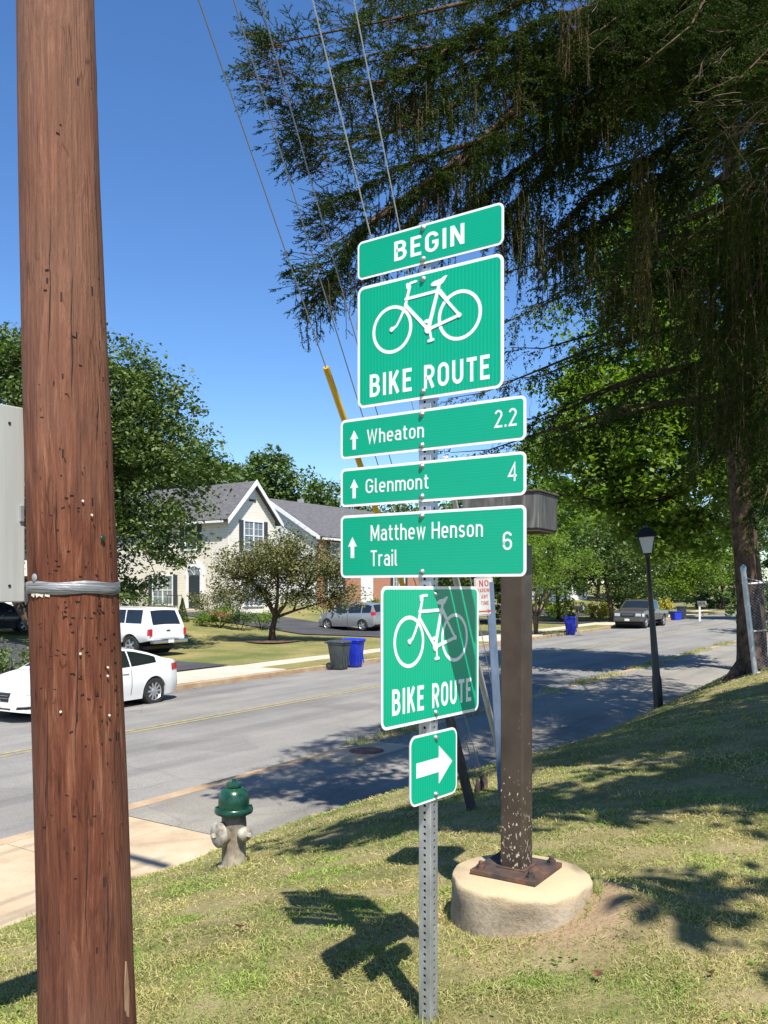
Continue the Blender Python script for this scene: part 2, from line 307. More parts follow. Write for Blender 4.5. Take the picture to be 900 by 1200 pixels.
M['cglass'] = mat('car_glass', (.012, .015, .018), .05, spec=.8)
M['tyre'] = mat('tyre_rubber', (.018, .018, .018), .85, build=noisy([(.4, (.014, .014, .014)), (.6, (.028, .027, .026))], 20, bs=.1))
M['rim'] = mat('alloy_rim', (.55, .56, .58), .3, .8)
M['chrome'] = mat('chrome', (.6, .6, .62), .15, 1)
M['tail'] = mat('tail_lamp', (.42, .015, .02), .2); M['headl'] = mat('head_lamp', (.60, .62, .64), .12, .3)
M['bplast'] = mat('black_plastic', (.02, .02, .021), .6)
M['binb'] = mat('blue_bin_plastic', (.012, .03, .42), .45, build=noisy([(.4, (.010, .024, .36)), (.6, (.014, .036, .46))], 5, bs=.1))
M['bing'] = mat('dark_bin_plastic', (.045, .055, .055), .5, build=noisy([(.4, (.038, .046, .047)), (.6, (.055, .066, .066))], 5, bs=.1))
M['plate'] = mat('licence_plate', (.7, .7, .68), .5)
M['litter'] = mat('fallen_leaf', (.20, .085, .045), .9, build=noisy([(.4, (.13, .055, .03)), (.6, (.24, .11, .06))], 30, bs=.1))
M['palewood'] = mat('pale_split_wood', rough=.9, build=noisy([(.35, (.20, .11, .06)), (.65, (.42, .27, .16))], 20, (1, 1, .2), bs=.4))
M['paper'] = mat('torn_paper', (.62, .58, .46), .8)

# ------------------------------------------------------------ helpers
def tag(o, label=None, cat=None, group=None, kind=None):
    if label: o['label'] = label
    if cat: o['category'] = cat
    if group: o['group'] = group
    if kind: o['kind'] = kind
    return o
def thing(name, label, cat, loc=(0, 0, 0), rz=0, group=None):
    o = bpy.data.objects.new(name, None); o.empty_display_size = .1; COL.objects.link(o)
    o.location = loc; o.rotation_euler = (0, 0, rz); return tag(o, label, cat, group)
class MB:
    def __init__(s): s.v = []; s.f = []
    def add(s, vs, fs):
        n = len(s.v); s.v += [tuple(p) for p in vs]; s.f += [tuple(i+n for i in f) for f in fs]; return s
    def box(s, c, d, rz=0, rx=0, ry=0):
        m = Matrix.Translation(Vector(c)) @ Matrix.Rotation(rz, 4, 'Z') @ Matrix.Rotation(ry, 4, 'Y') @ Matrix.Rotation(rx, 4, 'X')
        x, y, z = d[0]/2, d[1]/2, d[2]/2
        vs = [m @ Vector((a*x, b*y, e*z)) for e in (-1, 1) for a, b in ((-1, -1), (1, -1), (1, 1), (-1, 1))]
        return s.add(vs, [(3, 2, 1, 0), (4, 5, 6, 7), (0, 1, 5, 4), (1, 2, 6, 5), (2, 3, 7, 6), (3, 0, 4, 7)])
    def tube(s, pts, rad, n=8, caps=True):
        pts = [Vector(p) for p in pts]; k = len(pts)
        if isinstance(rad, (int, float)): rad = [rad]*k
        vs = []; up = None
        for i, p in enumerate(pts):
            d = (pts[min(i+1, k-1)]-pts[max(i-1, 0)]).normalized()
            if up is None: a = d.orthogonal().normalized()
            else: a = (up-d*up.dot(d)).normalized()
            up = a; b = d.cross(a)
            for j in range(n):
                t = 2*math.pi*j/n; vs.append(p+(a*math.cos(t)+b*math.sin(t))*rad[i])
        fs = [(i*n+j, i*n+(j+1) % n, (i+1)*n+(j+1) % n, (i+1)*n+j) for i in range(k-1) for j in range(n)]
        if caps: fs += [tuple(range(n-1, -1, -1)), tuple((k-1)*n+j for j in range(n))]
        return s.add(vs, fs)
    def lathe(s, prof, n=24, mtx=None):
        mtx = mtx or Matrix(); vs = []; k = len(prof)
        for r, z in prof:
            for j in range(n):
                t = 2*math.pi*j/n; vs.append(mtx @ Vector((r*math.cos(t), r*math.sin(t), z)))
        fs = [(i*n+j, i*n+(j+1) % n, (i+1)*n+(j+1) % n, (i+1)*n+j) for i in range(k-1) for j in range(n)]
        fs += [tuple(range(n-1, -1, -1)), tuple((k-1)*n+j for j in range(n))]
        return s.add(vs, fs)
    def prism(s, poly, y0, y1):      # polygon in x,z extruded along y
        n = len(poly); vs = [(x, y0, z) for x, z in poly]+[(x, y1, z) for x, z in poly]
        fs = [tuple(range(n)), tuple(range(2*n-1, n-1, -1))]+[(i, n+i, n+(i+1) % n, (i+1) % n) for i in range(n)]
        return s.add(vs, fs)
    def build(s, name, m, parent=None, smooth=False, bevel=0, loc=None, rot=None, seg=2):
        me = bpy.data.meshes.new(name); me.from_pydata([tuple(v) for v in s.v], [], s.f); me.update()
        bm = bmesh.new(); bm.from_mesh(me); bmesh.ops.recalc_face_normals(bm, faces=bm.faces)
        if bevel: bmesh.ops.bevel(bm, geom=[e for e in bm.edges if e.is_manifold and e.calc_face_angle(0) > .6], offset=bevel, segments=seg, affect='EDGES', profile=.6)
        if smooth:
            for f in bm.faces: f.smooth = True
            if smooth != 'all':
                for e in bm.edges:
                    if e.is_manifold and e.calc_face_angle(0) > .7: e.smooth = False
        bm.to_mesh(me); bm.free()
        me.materials.append(m)
        o = bpy.data.objects.new(name, me); COL.objects.link(o)
        if parent: o.parent = parent
        if loc is not None: o.location = loc
        if rot is not None: o.rotation_euler = rot
        return o
def npmesh(name, V, Fc, m, parent=None, smooth=False, kind=None):
    """V (n,3) float, Fc (k,3|4) int"""
    me = bpy.data.meshes.new(name); k, q = Fc.shape
    me.vertices.add(len(V)); me.vertices.foreach_set('co', V.astype(np.float32).ravel())
    me.loops.add(k*q); me.loops.foreach_set('vertex_index', Fc.astype(np.int32).ravel())
    me.polygons.add(k); me.polygons.foreach_set('loop_start', (np.arange(k)*q).astype(np.int32))
    me.polygons.foreach_set('loop_total', np.full(k, q, np.int32))
    if smooth: me.polygons.foreach_set('use_smooth', np.ones(k, bool))
    me.update(calc_edges=True); me.materials.append(m)
    o = bpy.data.objects.new(name, me); COL.objects.link(o)
    if parent: o.parent = parent
    if kind: o['kind'] = kind
    return o
def copy_tree(o, parent=None):
    c = o.copy(); COL.objects.link(c)
    if parent: c.parent = parent
    for ch in list(o.children): copy_tree(ch, c)
    return c
def unit(a): return a/np.maximum(np.linalg.norm(a, axis=1, keepdims=True), 1e-9)
def frames(d, roll=None):
    d = unit(d); h = rng.normal(size=d.shape); a = unit(np.cross(d, h)); b = np.cross(d, a); return d, a, b
def leaves(C, size, flat=.5, asp=.62, jit=.3):
    """diamond leaf quads centred at C (n,3)"""
    n = len(C); nrm = rng.normal(size=(n, 3)); nrm[:, 2] = np.abs(nrm[:, 2])+flat; nrm = unit(nrm)
    h = rng.normal(size=(n, 3)); a = unit(np.cross(nrm, h)); b = np.cross(nrm, a)
    s = (size*(1+jit*rng.normal(size=(n, 1))).clip(.5, 1.8))*.5
    V = np.stack([C-a*s, C-b*s*asp+nrm*s*.15, C+a*s, C+b*s*asp+nrm*s*.15], 1).reshape(-1, 3)
    Fq = np.arange(n*4).reshape(n, 4); return V, Fq
# ------------------------------------------------------------ ground, road, pavements
def sheet(name, sv, tv, zf, m, kind='structure', parent=None, tf=None):
    V = []; 
    for s in sv:
        for t in tv:
            tt = tf(s, t) if tf else t
            x, y = W(s, tt); V.append((x, y, zf(s, tt)))
    a, b = len(sv), len(tv)
    Fq = [(i*b+j, i*b+j+1, (i+1)*b+j+1, (i+1)*b+j) for i in range(a-1) for j in range(b-1)]
    o = npmesh(name, np.array(V), np.array(Fq), m, parent, smooth=True)
    if kind: o['kind'] = kind
    return o
lin = lambda a, b, n: list(np.linspace(a, b, n))
lump = lambda s, t: .012*math.sin(s*3.1+t*1.7)+.010*math.sin(s*5.3-t*4.1)+.006*math.sin(s*11+t*9)
lawn = sheet('lawn', lin(-14, 45, 190), lin(-.999, 1, 70), lambda s, t: ground(s, min(t, te(s)-1e-6))+lump(s, t)+mound(*W(s, t)), M['lawn'],
      tf=lambda s, q: q*te(s) if q > 0 else q*26)
sheet('road', lin(-60, 420, 200), lin(T_R0, T_R1, 10), lambda s, t: -1.45+.01*s+.06*(1-((t-13.8)/4.7)**2), M['road'])
sheet('asphalt_path', lin(7.05, 300, 220), lin(0, 1, 3), lambda s, t: -1.31+.01*s-.006, M['path'], tf=lambda s, q: (te(s)-.25)*(1-q)+T_K1*q)
sheet('land', lin(-400, 900, 30), lin(-300, 900, 60), lambda s, t: (-2.2+.01*s if -3 < t < 60 else -1.9+.01*s), M['land'])
side = bpy.data.objects.new('sidewalk', None); COL.objects.link(side); side['kind'] = 'structure'
b = MB()
def slab(s0, s1, t0a, t0b, t1, dz, name, m, parent, th=.12):
    z = lambda s: -1.31+.01*s+dz
    vs = [(*W(s0, t0a), z(s0)), (*W(s1, t0b), z(s1)), (*W(s1, t1), z(s1)), (*W(s0, t1), z(s0))]
    vs2 = [(x, y, q-th) for x, y, q in vs]
    mb = MB().add(vs+vs2, [(0, 1, 2, 3), (7, 6, 5, 4), (0, 4, 5, 1), (1, 5, 6, 2), (2, 6, 7, 3), (3, 7, 4, 0)])
    return mb.build(name, m, parent, bevel=.008)
k = 0; s = 7.04
while s > -9:
    s0 = s-1.5
    slab(s0+.008, s-.008, te(s0)-.25, te(s)-.25, 7.85, random.uniform(-.004, .004), 'slab', M['conc'], side)
    slab(s0+.008, s-.008, 7.866, 7.866, T_K1-.008, random.uniform(-.004, .004), 'slab', M['conc'], side)
    s = s0
def kerb(name, t0, t1, s0, s1, sg):
    root = bpy.data.objects.new(name, None); COL.objects.link(root); root['kind'] = 'structure'
    s = s0; k = 0
    while s < s1:
        L = 3.0 if s < 70 else 30
        z0, z1 = -1.31+.01*s, -1.31+.01*(s+L)
        a, c, g = s+.007, s+L-.007, .012
        vs = [(*W(a, t0), z0+.004), (*W(c, t0), z1+.004), (*W(c, t1), z1+.004-.015*sg), (*W(a, t1), z0+.004-.015*sg)]
        vs += [(x, y, q-.30) for x, y, q in vs]
        MB().add(vs, [(0, 1, 2, 3), (7, 6, 5, 4), (0, 4, 5, 1), (1, 5, 6, 2), (2, 6, 7, 3), (3, 7, 4, 0)]).build('kerbstone', M['kerb'], root, bevel=.02)
        s += L
    return root
kerb('near_kerb', T_K1, T_R0, -11.96, 220, 1); kerb('far_kerb', T_R1, T_K2, -11.96, 220, 0)
sheet('yellow_road_line', lin(-40, 160, 60), [13.72, 13.83], lambda s, t: -1.45+.01*s+.06+.005, M['yellowline'])
sheet('yellow_road_line', lin(-40, 160, 60), [13.93, 14.04], lambda s, t: -1.45+.01*s+.06+.005, M['yellowline'])
sheet('far_verge', lin(-60, 300, 120), lin(T_K2+.002, T_W0, 3), lambda s, t: -1.31+.01*s-.01+.03*random.random(), M['lawn2'])
sheet('far_lawn', lin(-60, 300, 180), lin(T_W1, 75, 60), lambda s, t: ground(s, t)+.02*math.sin(s*1.3)*math.sin(t*1.1), M['lawn2'])
fs = bpy.data.objects.new('far_sidewalk', None); COL.objects.link(fs); fs['kind'] = 'structure'
s = -6
while s < 130:
    L = 1.5 if s < 45 else 12
    slab(s+.01, s+L-.01, T_W0, T_W0, T_W1, random.uniform(-.003, .003), 'slab', M['conc2'], fs, .1); s += L
def drive(name, s0, s1, t1):
    r_ = sheet(name, lin(s0, s1, 4), lin(T_W1+.02, t1, 14), lambda s, t: ground(s, t)+.05, M['drive'])
    ap = bpy.data.objects.new(name+'_apron', None); COL.objects.link(ap); ap['kind'] = 'structure'
    n = max(2, round((s1-s0)/1.6)); d = (s1-s0)/n
    for i in range(n):
        slab(s0+i*d+.01, s0+(i+1)*d-.01, T_K2+.01, T_K2+.01, T_W0-.01, .032, 'slab', M['conc2'], ap, .1)
        slab(s0+i*d+.01, s0+(i+1)*d-.01, T_W0+.01, T_W0+.01, T_W1+.02, .012, 'slab', M['conc2'], ap, .1)
drive('driveway', 12.5, 21.6, 37); drive('second_driveway', 36.6, 42.5, 41); drive('third_driveway', 54, 58, 40); drive('fourth_driveway', 68, 74, 40)

# gutter debris
C = []
for _ in range(2600):
    near = random.random() < .5; s_ = random.uniform(0, 50); t_ = (T_R0+abs(random.gauss(0, .10))) if near else (T_R1-abs(random.gauss(0, .16))); s_ += .6*math.sin(s_*2)
    x, y = W(s_, t_); C.append((x, y, -1.45+.01*s_+.06*(1-((t_-13.8)/4.7)**2)+.008))
V, Fq = leaves(np.array(C), .032, 3, .5); tag(npmesh('gutter_debris', V, Fq, M['litter'], kind='stuff'), 'dry leaves and grit gathered in the gutters along both kerbs', 'debris')
# ------------------------------------------------------------ grass blades (nobody could count them)
def grass(name, n, ymin, ymax, hgt, wid, pw=1.0):
    u = rng.random(n*2); Y = 1/((1/ymax)+(1/ymin-1/ymax)*u)       # more blades close by
    X = (rng.random(n*2)*1.0-.5)*Y*1.02
    s = X*UX+Y*UY; t = X*NX+Y*NY; e = 6.7-1.1*np.clip((s-7.5)/5, 0, 1)
    edge = e+.05*np.sin(s*9)+.06*np.sin(s*23)+.04*rng.normal(size=n*2)
    k = t < edge
    d1 = np.hypot(X-.655, Y-4.09)
    k &= d1 > .335
    bare = (np.exp(-((X-.95)**2/.09+(Y-4.05)**2/.20)))+.5*np.exp(-((X-.70)**2/.2+(Y-3.72)**2/.02))+.55*np.exp(-((X+1.0)**2/.05+(Y-5.2)**2/.03))+.5*np.exp(-((X-1.2)**2/.16+(Y-4.75)**2/.05))
    k &= rng.random(n*2) > bare*1.1
    X, Y = X[k][:n], Y[k][:n]; n = len(X)
    Z = np.array([GZ(a, b)+lump(*ST(a, b)) for a, b in zip(X, Y)])
    C = np.stack([X, Y, Z-.004], 1)
    clump = .75+.5*np.sin(X*7+3*np.sin(Y*5))*np.sin(Y*6+X*2)
    d = rng.normal(size=(n, 3))*.75; d[:, 2] = np.abs(rng.normal(size=n))*.55+.28; d = unit(d)
    h = (hgt*(.5+rng.random(n))*(.65+.5*np.clip(clump, 0, 1.4)))[:, None]*np.maximum(1, Y/6)[:, None]**.3
    a = unit(np.cross(d, rng.normal(size=(n, 3)))); wd = (wid*(Y/4)**.75)[:, None]
    bend = rng.normal(size=(n, 3))*.25; bend[:, 2] = -.25
    V = np.stack([C-a*wd*.5, C+a*wd*.5, C+d*h*.6+a*wd*.38, C+d*h*.6-a*wd*.38, C+d*h+bend*h], 1).reshape(-1, 3)
    i = np.arange(n)[:, None]*5
    Ft = np.concatenate([i+np.array([[0, 1, 2]]), i+np.array([[0, 2, 3]]), i+np.array([[3, 2, 4]])], 0)
    o = npmesh(name, V, Ft, M['blade'], kind='stuff'); tag(o, 'short dry mown grass with green and straw coloured blades', 'grass')
grass('grass', 205000, 2.3, 24, .031, .0040)
# weeds along the near kerb and far verge tufts
def tufts(name, pts, h, label, wd=.012):
    C = np.array(pts); n = len(C); d = rng.normal(size=(n, 3))*.5; d[:, 2] = .6+np.abs(rng.normal(size=n))*.4; d = unit(d)
    a = unit(np.cross(d, rng.normal(size=(n, 3)))); hh = h*(.4+rng.random((n, 1)))
    V = np.stack([C-a*wd, C+a*wd, C+d*hh], 1).reshape(-1, 3)
    tag(npmesh(name, V, np.arange(n*3).reshape(n, 3), M['blade'], kind='stuff'), label, 'weeds')
pts = []
for i in range(9000):
    s = random.uniform(12.3, 42); c = max(0, math.sin(s*1.1)+math.sin(s*2.7+1)+1.0)
    if random.random()*2.2 > c: continue
    t = 9.0+random.gauss(0, .16); x, y = W(s, t); pts.append((x, y, -1.31+.01*s-.02))
tufts('kerb_weeds', pts, .10, 'strip of grassy weeds growing along the near kerb')

pts = []
def ring_pts(x, y, r0, r1, n):
    for _ in range(n):
        a = random.random()*6.283; r = random.uniform(r0, r1); X_, Y_ = x+r*math.cos(a), y+r*math.sin(a); pts.append((X_, Y_, GZ(X_, Y_)-.005))
ring_pts(.655, 4.09, .338, .39, 650); ring_pts(-1.165, 6.62, .10, .19, 420); ring_pts(.16, 3.08, .03, .09, 160); ring_pts(-1.022, 2.95, .16, .24, 500); ring_pts(.83, 7.5, .02, .3, 300); ring_pts(1.38, 10.0, .02, .3, 200); ring_pts(4.96, 15.4, .05, .25, 200)
tufts('uncut_grass', pts, .046, 'longer uncut grass round the posts, the footing and the hydrant', .0024)
C = []
for _ in range(170):
    y = 1/((1/9)+(1/2.5-1/9)*random.random()); x = random.uniform(-.5, .5)*y; s_, t_ = ST(x, y)
    if t_ > te(s_)-.05 or math.hypot(x-.655, y-4.09) < .38 or (abs(x-.95) < .35 and abs(y-4.05) < .4): continue
    for k in range(random.randint(5, 16)):
        X_, Y_ = x+random.gauss(0, .035), y+random.gauss(0, .035); C.append((X_, Y_, GZ(X_, Y_)+lump(*ST(X_, Y_))+random.uniform(.012, .03)))
V, Fq = leaves(np.array(C), .015, 1.6, .75); tag(npmesh('lawn_weeds', V, Fq, M['weed'], kind='stuff'), 'small round leaved weeds scattered through the lawn', 'weeds')
# ------------------------------------------------------------ utility pole
pl = thing('utility_pole', 'tall reddish brown wooden utility pole wrapped with silver tape', 'utility pole', (-1.022, 2.95, GZ(-1.02, 2.95)-.05))
bz = pl.location.z
mb = MB(); pts = []; rad = []
for z, px, hw in ((bz, 103, 54), (.22, 101, 53.5), (.32, 100.5, 53), (.9, 95, 52), (1.6, 86.5, 50), (2.3, 78, 48), (3.0, 70, 45), (3.65, 65, 43), (5, 57, 41), (7, 48, 40), (10, 35, 38)):
    pts.append((((px-450)/F*2.95+1.022), 0, z-bz)); rad.append(hw/F*2.95)
PP, PR = pts, rad
def pole_at(z):
    zz = z-bz
    for (a, ra), (c, rc) in zip(zip(PP, PR), list(zip(PP, PR))[1:]):
        if a[2] <= zz <= c[2]:
            f = (zz-a[2])/(c[2]-a[2]); return a[0]+(c[0]-a[0])*f, ra+(rc-ra)*f
    return PP[-1][0], PR[-1]
def on_pole_(px, z, out=.0032):
    cx, r = pole_at(z); x = (px-450)/F*(2.95-.8*r)+1.022; dx = max(-r*.97, min(r*.97, x-cx)); y = -math.sqrt(max(1e-5, r*r-dx*dx)); nrm = Vector((dx, y, 0)).normalized()
    return Vector((cx, 0, z-bz))+nrm*(r*1.012+out), nrm
vs = []; n = 72; rows = 130
for i in range(rows):
    z = bz+(9.9-bz)*((i/(rows-1))**1.25); cx, r = pole_at(z)
    for j in range(n):
        a = 2*math.pi*j/n
        q = r*(1+.008*math.sin(3*a+z*.6)+.006*math.sin(7*a+z*1.3)+.004*math.sin(17*a+z*4+2*math.sin(z*3))+.012*(random.random() < .012))
        if z < .3: q += .012*(.3-z)*(1+math.sin(5*a))
        vs.append((cx+q*math.cos(a), q*math.sin(a), z-bz))
fs_ = [(i*n+j, i*n+(j+1) % n, (i+1)*n+(j+1) % n, (i+1)*n+j) for i in range(rows-1) for j in range(n)]+[tuple((rows-1)*n+j for j in range(n))]
MB().add(vs, fs_).build('shaft', M['pole'], pl, smooth='all')
for px, pya, pyb in ((118, 120, 400), (62, 250, 420), (128, 480, 640), (70, 560, 660), (92, 700, 900), (133, 760, 1000), (60, 820, 1010), (104, 940, 1120), (84, 300, 470), (124, 1020, 1150), (108, 450, 520)):
    mb = MB(); vs = []; m_ = 14; x_ = px
    for k in range(m_+1):
        py = pya+(pyb-pya)*k/m_; z = EYE+(HOR-py)/F*2.82; x_ += random.gauss(0, .5); hw = .0019*math.sin(math.pi*k/m_)*random.uniform(.5, 1.2)+.0001
        cx, r = pole_at(z); p, nv = on_pole_(x_, z); tn = Vector((-nv.y, nv.x, 0)); vs += [p-tn*hw, p+tn*hw]
    mb.add(vs, [(2*k, 2*k+1, 2*k+3, 2*k+2) for k in range(m_)]).build('drying_crack', M['hole'], pl)
# tape
zt = EYE+(HOR-689)/F*2.83; cx, r = pole_at(zt); vs = []; n = 90
for i, (dz, q) in enumerate(((-.021, .0035), (-.0195, .0058), (0, .0062), (.0195, .0058), (.021, .0035))):
    for j in range(n):
        a = 2*math.pi*j/n; q2 = q+.0008*math.sin(a*23+dz*200)*random.random()
        vs.append((cx+(r+q2)*math.cos(a), (r+q2)*math.sin(a), zt-bz+dz+.003*math.sin(a*5)))
MB().add(vs, [(i*n+j, i*n+(j+1) % n, (i+1)*n+(j+1) % n, (i+1)*n+j) for i in range(4) for j in range(n)]).build('silver_tape', M['tape'], pl, smooth='all')
def on_pole(px, z, out=0.0):
    cx, r = pole_at(z); ys = 2.95-r; x = (px-450)/F*(2.95-.8*r)+1.022
    dx = max(-r*.97, min(r*.97, x-cx)); y = -math.sqrt(max(1e-5, r*r-dx*dx)); nrm = Vector((dx, y, 0)).normalized()
    return Vector((cx, 0, z-bz))+nrm*(r+out), nrm
def nail(px, py, rr, m, name, dark=False):
    z = EYE+(HOR-py)/F*2.82; p, nv = on_pole(px, z, .001)
    mt = Matrix.Translation(p) @ nv.to_track_quat('Z', 'Y').to_matrix().to_4x4()
    MB().lathe([(rr*.3, 0), (rr*.3, .004), (rr, .005), (rr*.7, .008)], 10, mt).build(name, m, pl, smooth=True)
for px, py in ((97, 587), (96, 766), (120, 784), (120, 794), (76, 833), (122, 841), (105, 603)): nail(px, py, .0045, M['paper'], 'nail')
nail(114, 630, .011, M['hgreen'], 'tack'); nail(43, 677, .014, M['galv'], 'washer')
st = MB()
for i in range(150):
    px = random.uniform(48, 146); py = random.choice([random.gauss(760, 60), random.gauss(650, 90), random.uniform(380, 1100), random.gauss(740, 40), random.uniform(60, 1100)])
    z = EYE+(HOR-py)/F*2.82
    if not (.1 < z < 3.5): continue
    p, nv = on_pole(px, z, .001); ang = math.atan2(nv.y, nv.x)+math.pi/2; L = random.choice([.006, .010, .012])
    st.box(p, (L, .003, random.choice([.0012, .002, .0026])), ang, 0, random.choice([0, .1, .3, -.4, 1.2]))
tag(st.build('staple', M['hole'], pl), kind='stuff')
st = MB()
for i in range(26):
    px = random.uniform(52, 140); py = random.uniform(60, 1120); z = EYE+(HOR-py)/F*2.82; p, nv = on_pole(px, z, -.004); ang = math.atan2(nv.y, nv.x)+math.pi/2
    st.box(p, (random.uniform(.003, .005), .012, random.uniform(.01, .032)), ang)
tag(st.build('gaff_mark', M['hole'], pl), kind='stuff')
sc_ = MB()
for px in (40, 47, 52, 60): 
    p, nv = on_pole(px, zt-.022, .004); ang = math.atan2(nv.y, nv.x)+math.pi/2
    sc_.box(p, (.018, .0015, .014), ang, 0, random.uniform(-.5, .5))
sc_.build('paper_scrap', M['paper'], pl)
# split pale wood near the base
p, nv = on_pole(146, .42, .003); ang = math.atan2(nv.y, nv.x)+math.pi/2
MB().prism([(-.014, -.10), (-.004, -.13), (.012, -.11), (.016, .02), (.006, .09), (-.002, .13), (-.012, .05)], -.003, .006).build('pale_splinter', M['palewood'], pl, loc=p-Vector((0, 0, .22)), rot=(0, 0, ang))
# transformer can high up on the pole (its shadow reaches the pavement)
cx, r = pole_at(7.7)
MB().lathe([(.20, -.4), (.24, -.36), (.24, .34), (.2, .4)], 24, Matrix.Translation((cx+.1, -.45, 7.7-bz))).box((cx+.05, -.22, 7.7-bz), (.08, .3, .5)).build('transformer', M['alu'], pl, smooth=True)
for zz in (9.3,):
    MB().box((pole_at(zz)[0], -.2, zz-bz), (1.9, .1, .12), math.atan2(NY, NX)).build('crossarm', M['stake'], pl)
# overhead cables leaving the pole away from the picture
pw = Vector((-1.2, 2.95, 0))
for i, (z0, off) in enumerate(((6.9, 0), (7.2, .1), (8.6, -.15), (9.35, .8), (9.35, -.8))):
    a = pw+Vector((NX*off, NY*off, z0)); pts = []
    for k in range(25):
        f = k/24; q = a-Vector((UX, UY, 0))*38*f; q.z += -1.1*4*f*(1-f)-.38*f; pts.append(q)
    tag(MB().tube(pts, .012, 6).build('overhead_cable', M['bplast'], smooth=True), ['lowest black overhead cable leaving the utility pole', 'second lowest black overhead cable leaving the utility pole', 'middle black overhead cable leaving the utility pole', 'upper overhead cable on the house side end of the pole crossarm', 'upper overhead cable on the lawn side end of the pole crossarm'][i], 'cable', 'overhead cables')
# grey sign seen from behind, on the pole
z0, z1 = 1.555, 2.215; 
gs = thing('back_of_sign', 'large blank grey sign panel fixed to the left of the utility pole', 'sign', (-1.235, 2.90, z0), R(53))
mb = MB().box((-.30, 0, .33), (.62, .018, .66)); mb.build('panel', M['panelgrey'], gs, bevel=.004)
for hx, hz in ((-.045, .055), (-.32, .055), (-.045, .6), (-.32, .6), (-.57, .055)): MB().lathe([(.005, 0), (.005, .002)], 10, Matrix.Translation((hx, -.0095, hz)) @ Matrix.Rotation(R(90), 4, 'X')).build('bolt_hole', M['hole'], gs)
MB().box((-.003, -.012, .30), (.014, .01, .055)).build('bracket', M['galv'], gs, bevel=.002)

# ------------------------------------------------------------ guy wires with guards
def guy(a, bpt, r, m, g0, g1, gm, label, glabel, gr=.028, gname='guard'):
    root = thing('guy_wire', label, 'guy wire', bpt)
    a = Vector(a)-Vector(bpt); pts = []
    for k in range(17):
        f = k/16; q = a*(1-f); q.z -= .10*4*f*(1-f)*.5; pts.append(q)
    MB().tube(pts, r, 6).build('strand', m, root, smooth=True)
    def at(f): q = a*(1-f); q = q.copy(); q.z -= .10*4*f*(1-f)*.5; return q
    if gm:
        MB().tube([at(g0+(g1-g0)*i/6) for i in range(7)], gr, 10).build(gname, gm, root, smooth=True)
    MB().lathe([(.025, -.2), (.025, .04), (.012, .09), (.012, .12)], 10).build('anchor_rod', M['rust'], root, smooth=True)
    return root
def gp(x, y): return Vector((x, y, GZ(x, y)+.02))
an1, an2 = gp(.83, 7.6), gp(1.38, 10.0)
pt = lambda z: (pole_at(z)[0]-1.022, 2.95, z)
def frac_px(a, b, px):
    lo, hi = 0., 1.
    for _ in range(40):
        f = (lo+hi)/2; q = Vector(a)*(1-f)+Vector(b)*f; x = 450+q.x/q.y*F
        if x < px: lo = f
        else: hi = f
    return lo
a = pt(5.15); guy(a, an1, .0035, M['wire'], frac_px(a, an1, 382), frac_px(a, an1, 500), M['yguard'], 'guy wire ending in the long yellow plastic guard behind the signs', '', .019, 'yellow_guard')
guy(pt(5.75), an1+Vector((.05, .12, 0)), .0035, M['wire'], 0, 0, None, 'dark guy wire second from the left against the sky', '')
guy(pt(6.3), an1+Vector((.10, .25, 0)), .0035, M['wire'], 0, 0, None, 'dark guy wire third from the left crossing the spruce branches', '')
a = pt(7.5); guy(a, an2, .0045, M['wirel'], frac_px(a, an2, 520), .975, M['wgrey'], 'bright guy wire with grey plastic guard leaning behind the lower bike sign', '', .033, 'grey_guard')
a = pt(9.2); guy(a, an2+Vector((.1, .3, 0)), .0045, M['wirel'], frac_px(a, an2, 531), .66, M['wgrey'], 'bright guy wire farthest right passing behind the top sign', '', .026, 'grey_guard')
q0 = P(524, 830, 7.0); q1 = P(556, 947, 6.9); q1.z = GZ(q1.x, q1.y)-.1
stk = thing('wooden_stake', 'dark weathered wooden board leaning behind the small arrow sign', 'stake', q1)
MB().tube([(0, 0, 0), (q0-q1)*.5, (q0-q1)], [.055, .055, .05], 4).build('board', M['stake'], stk)

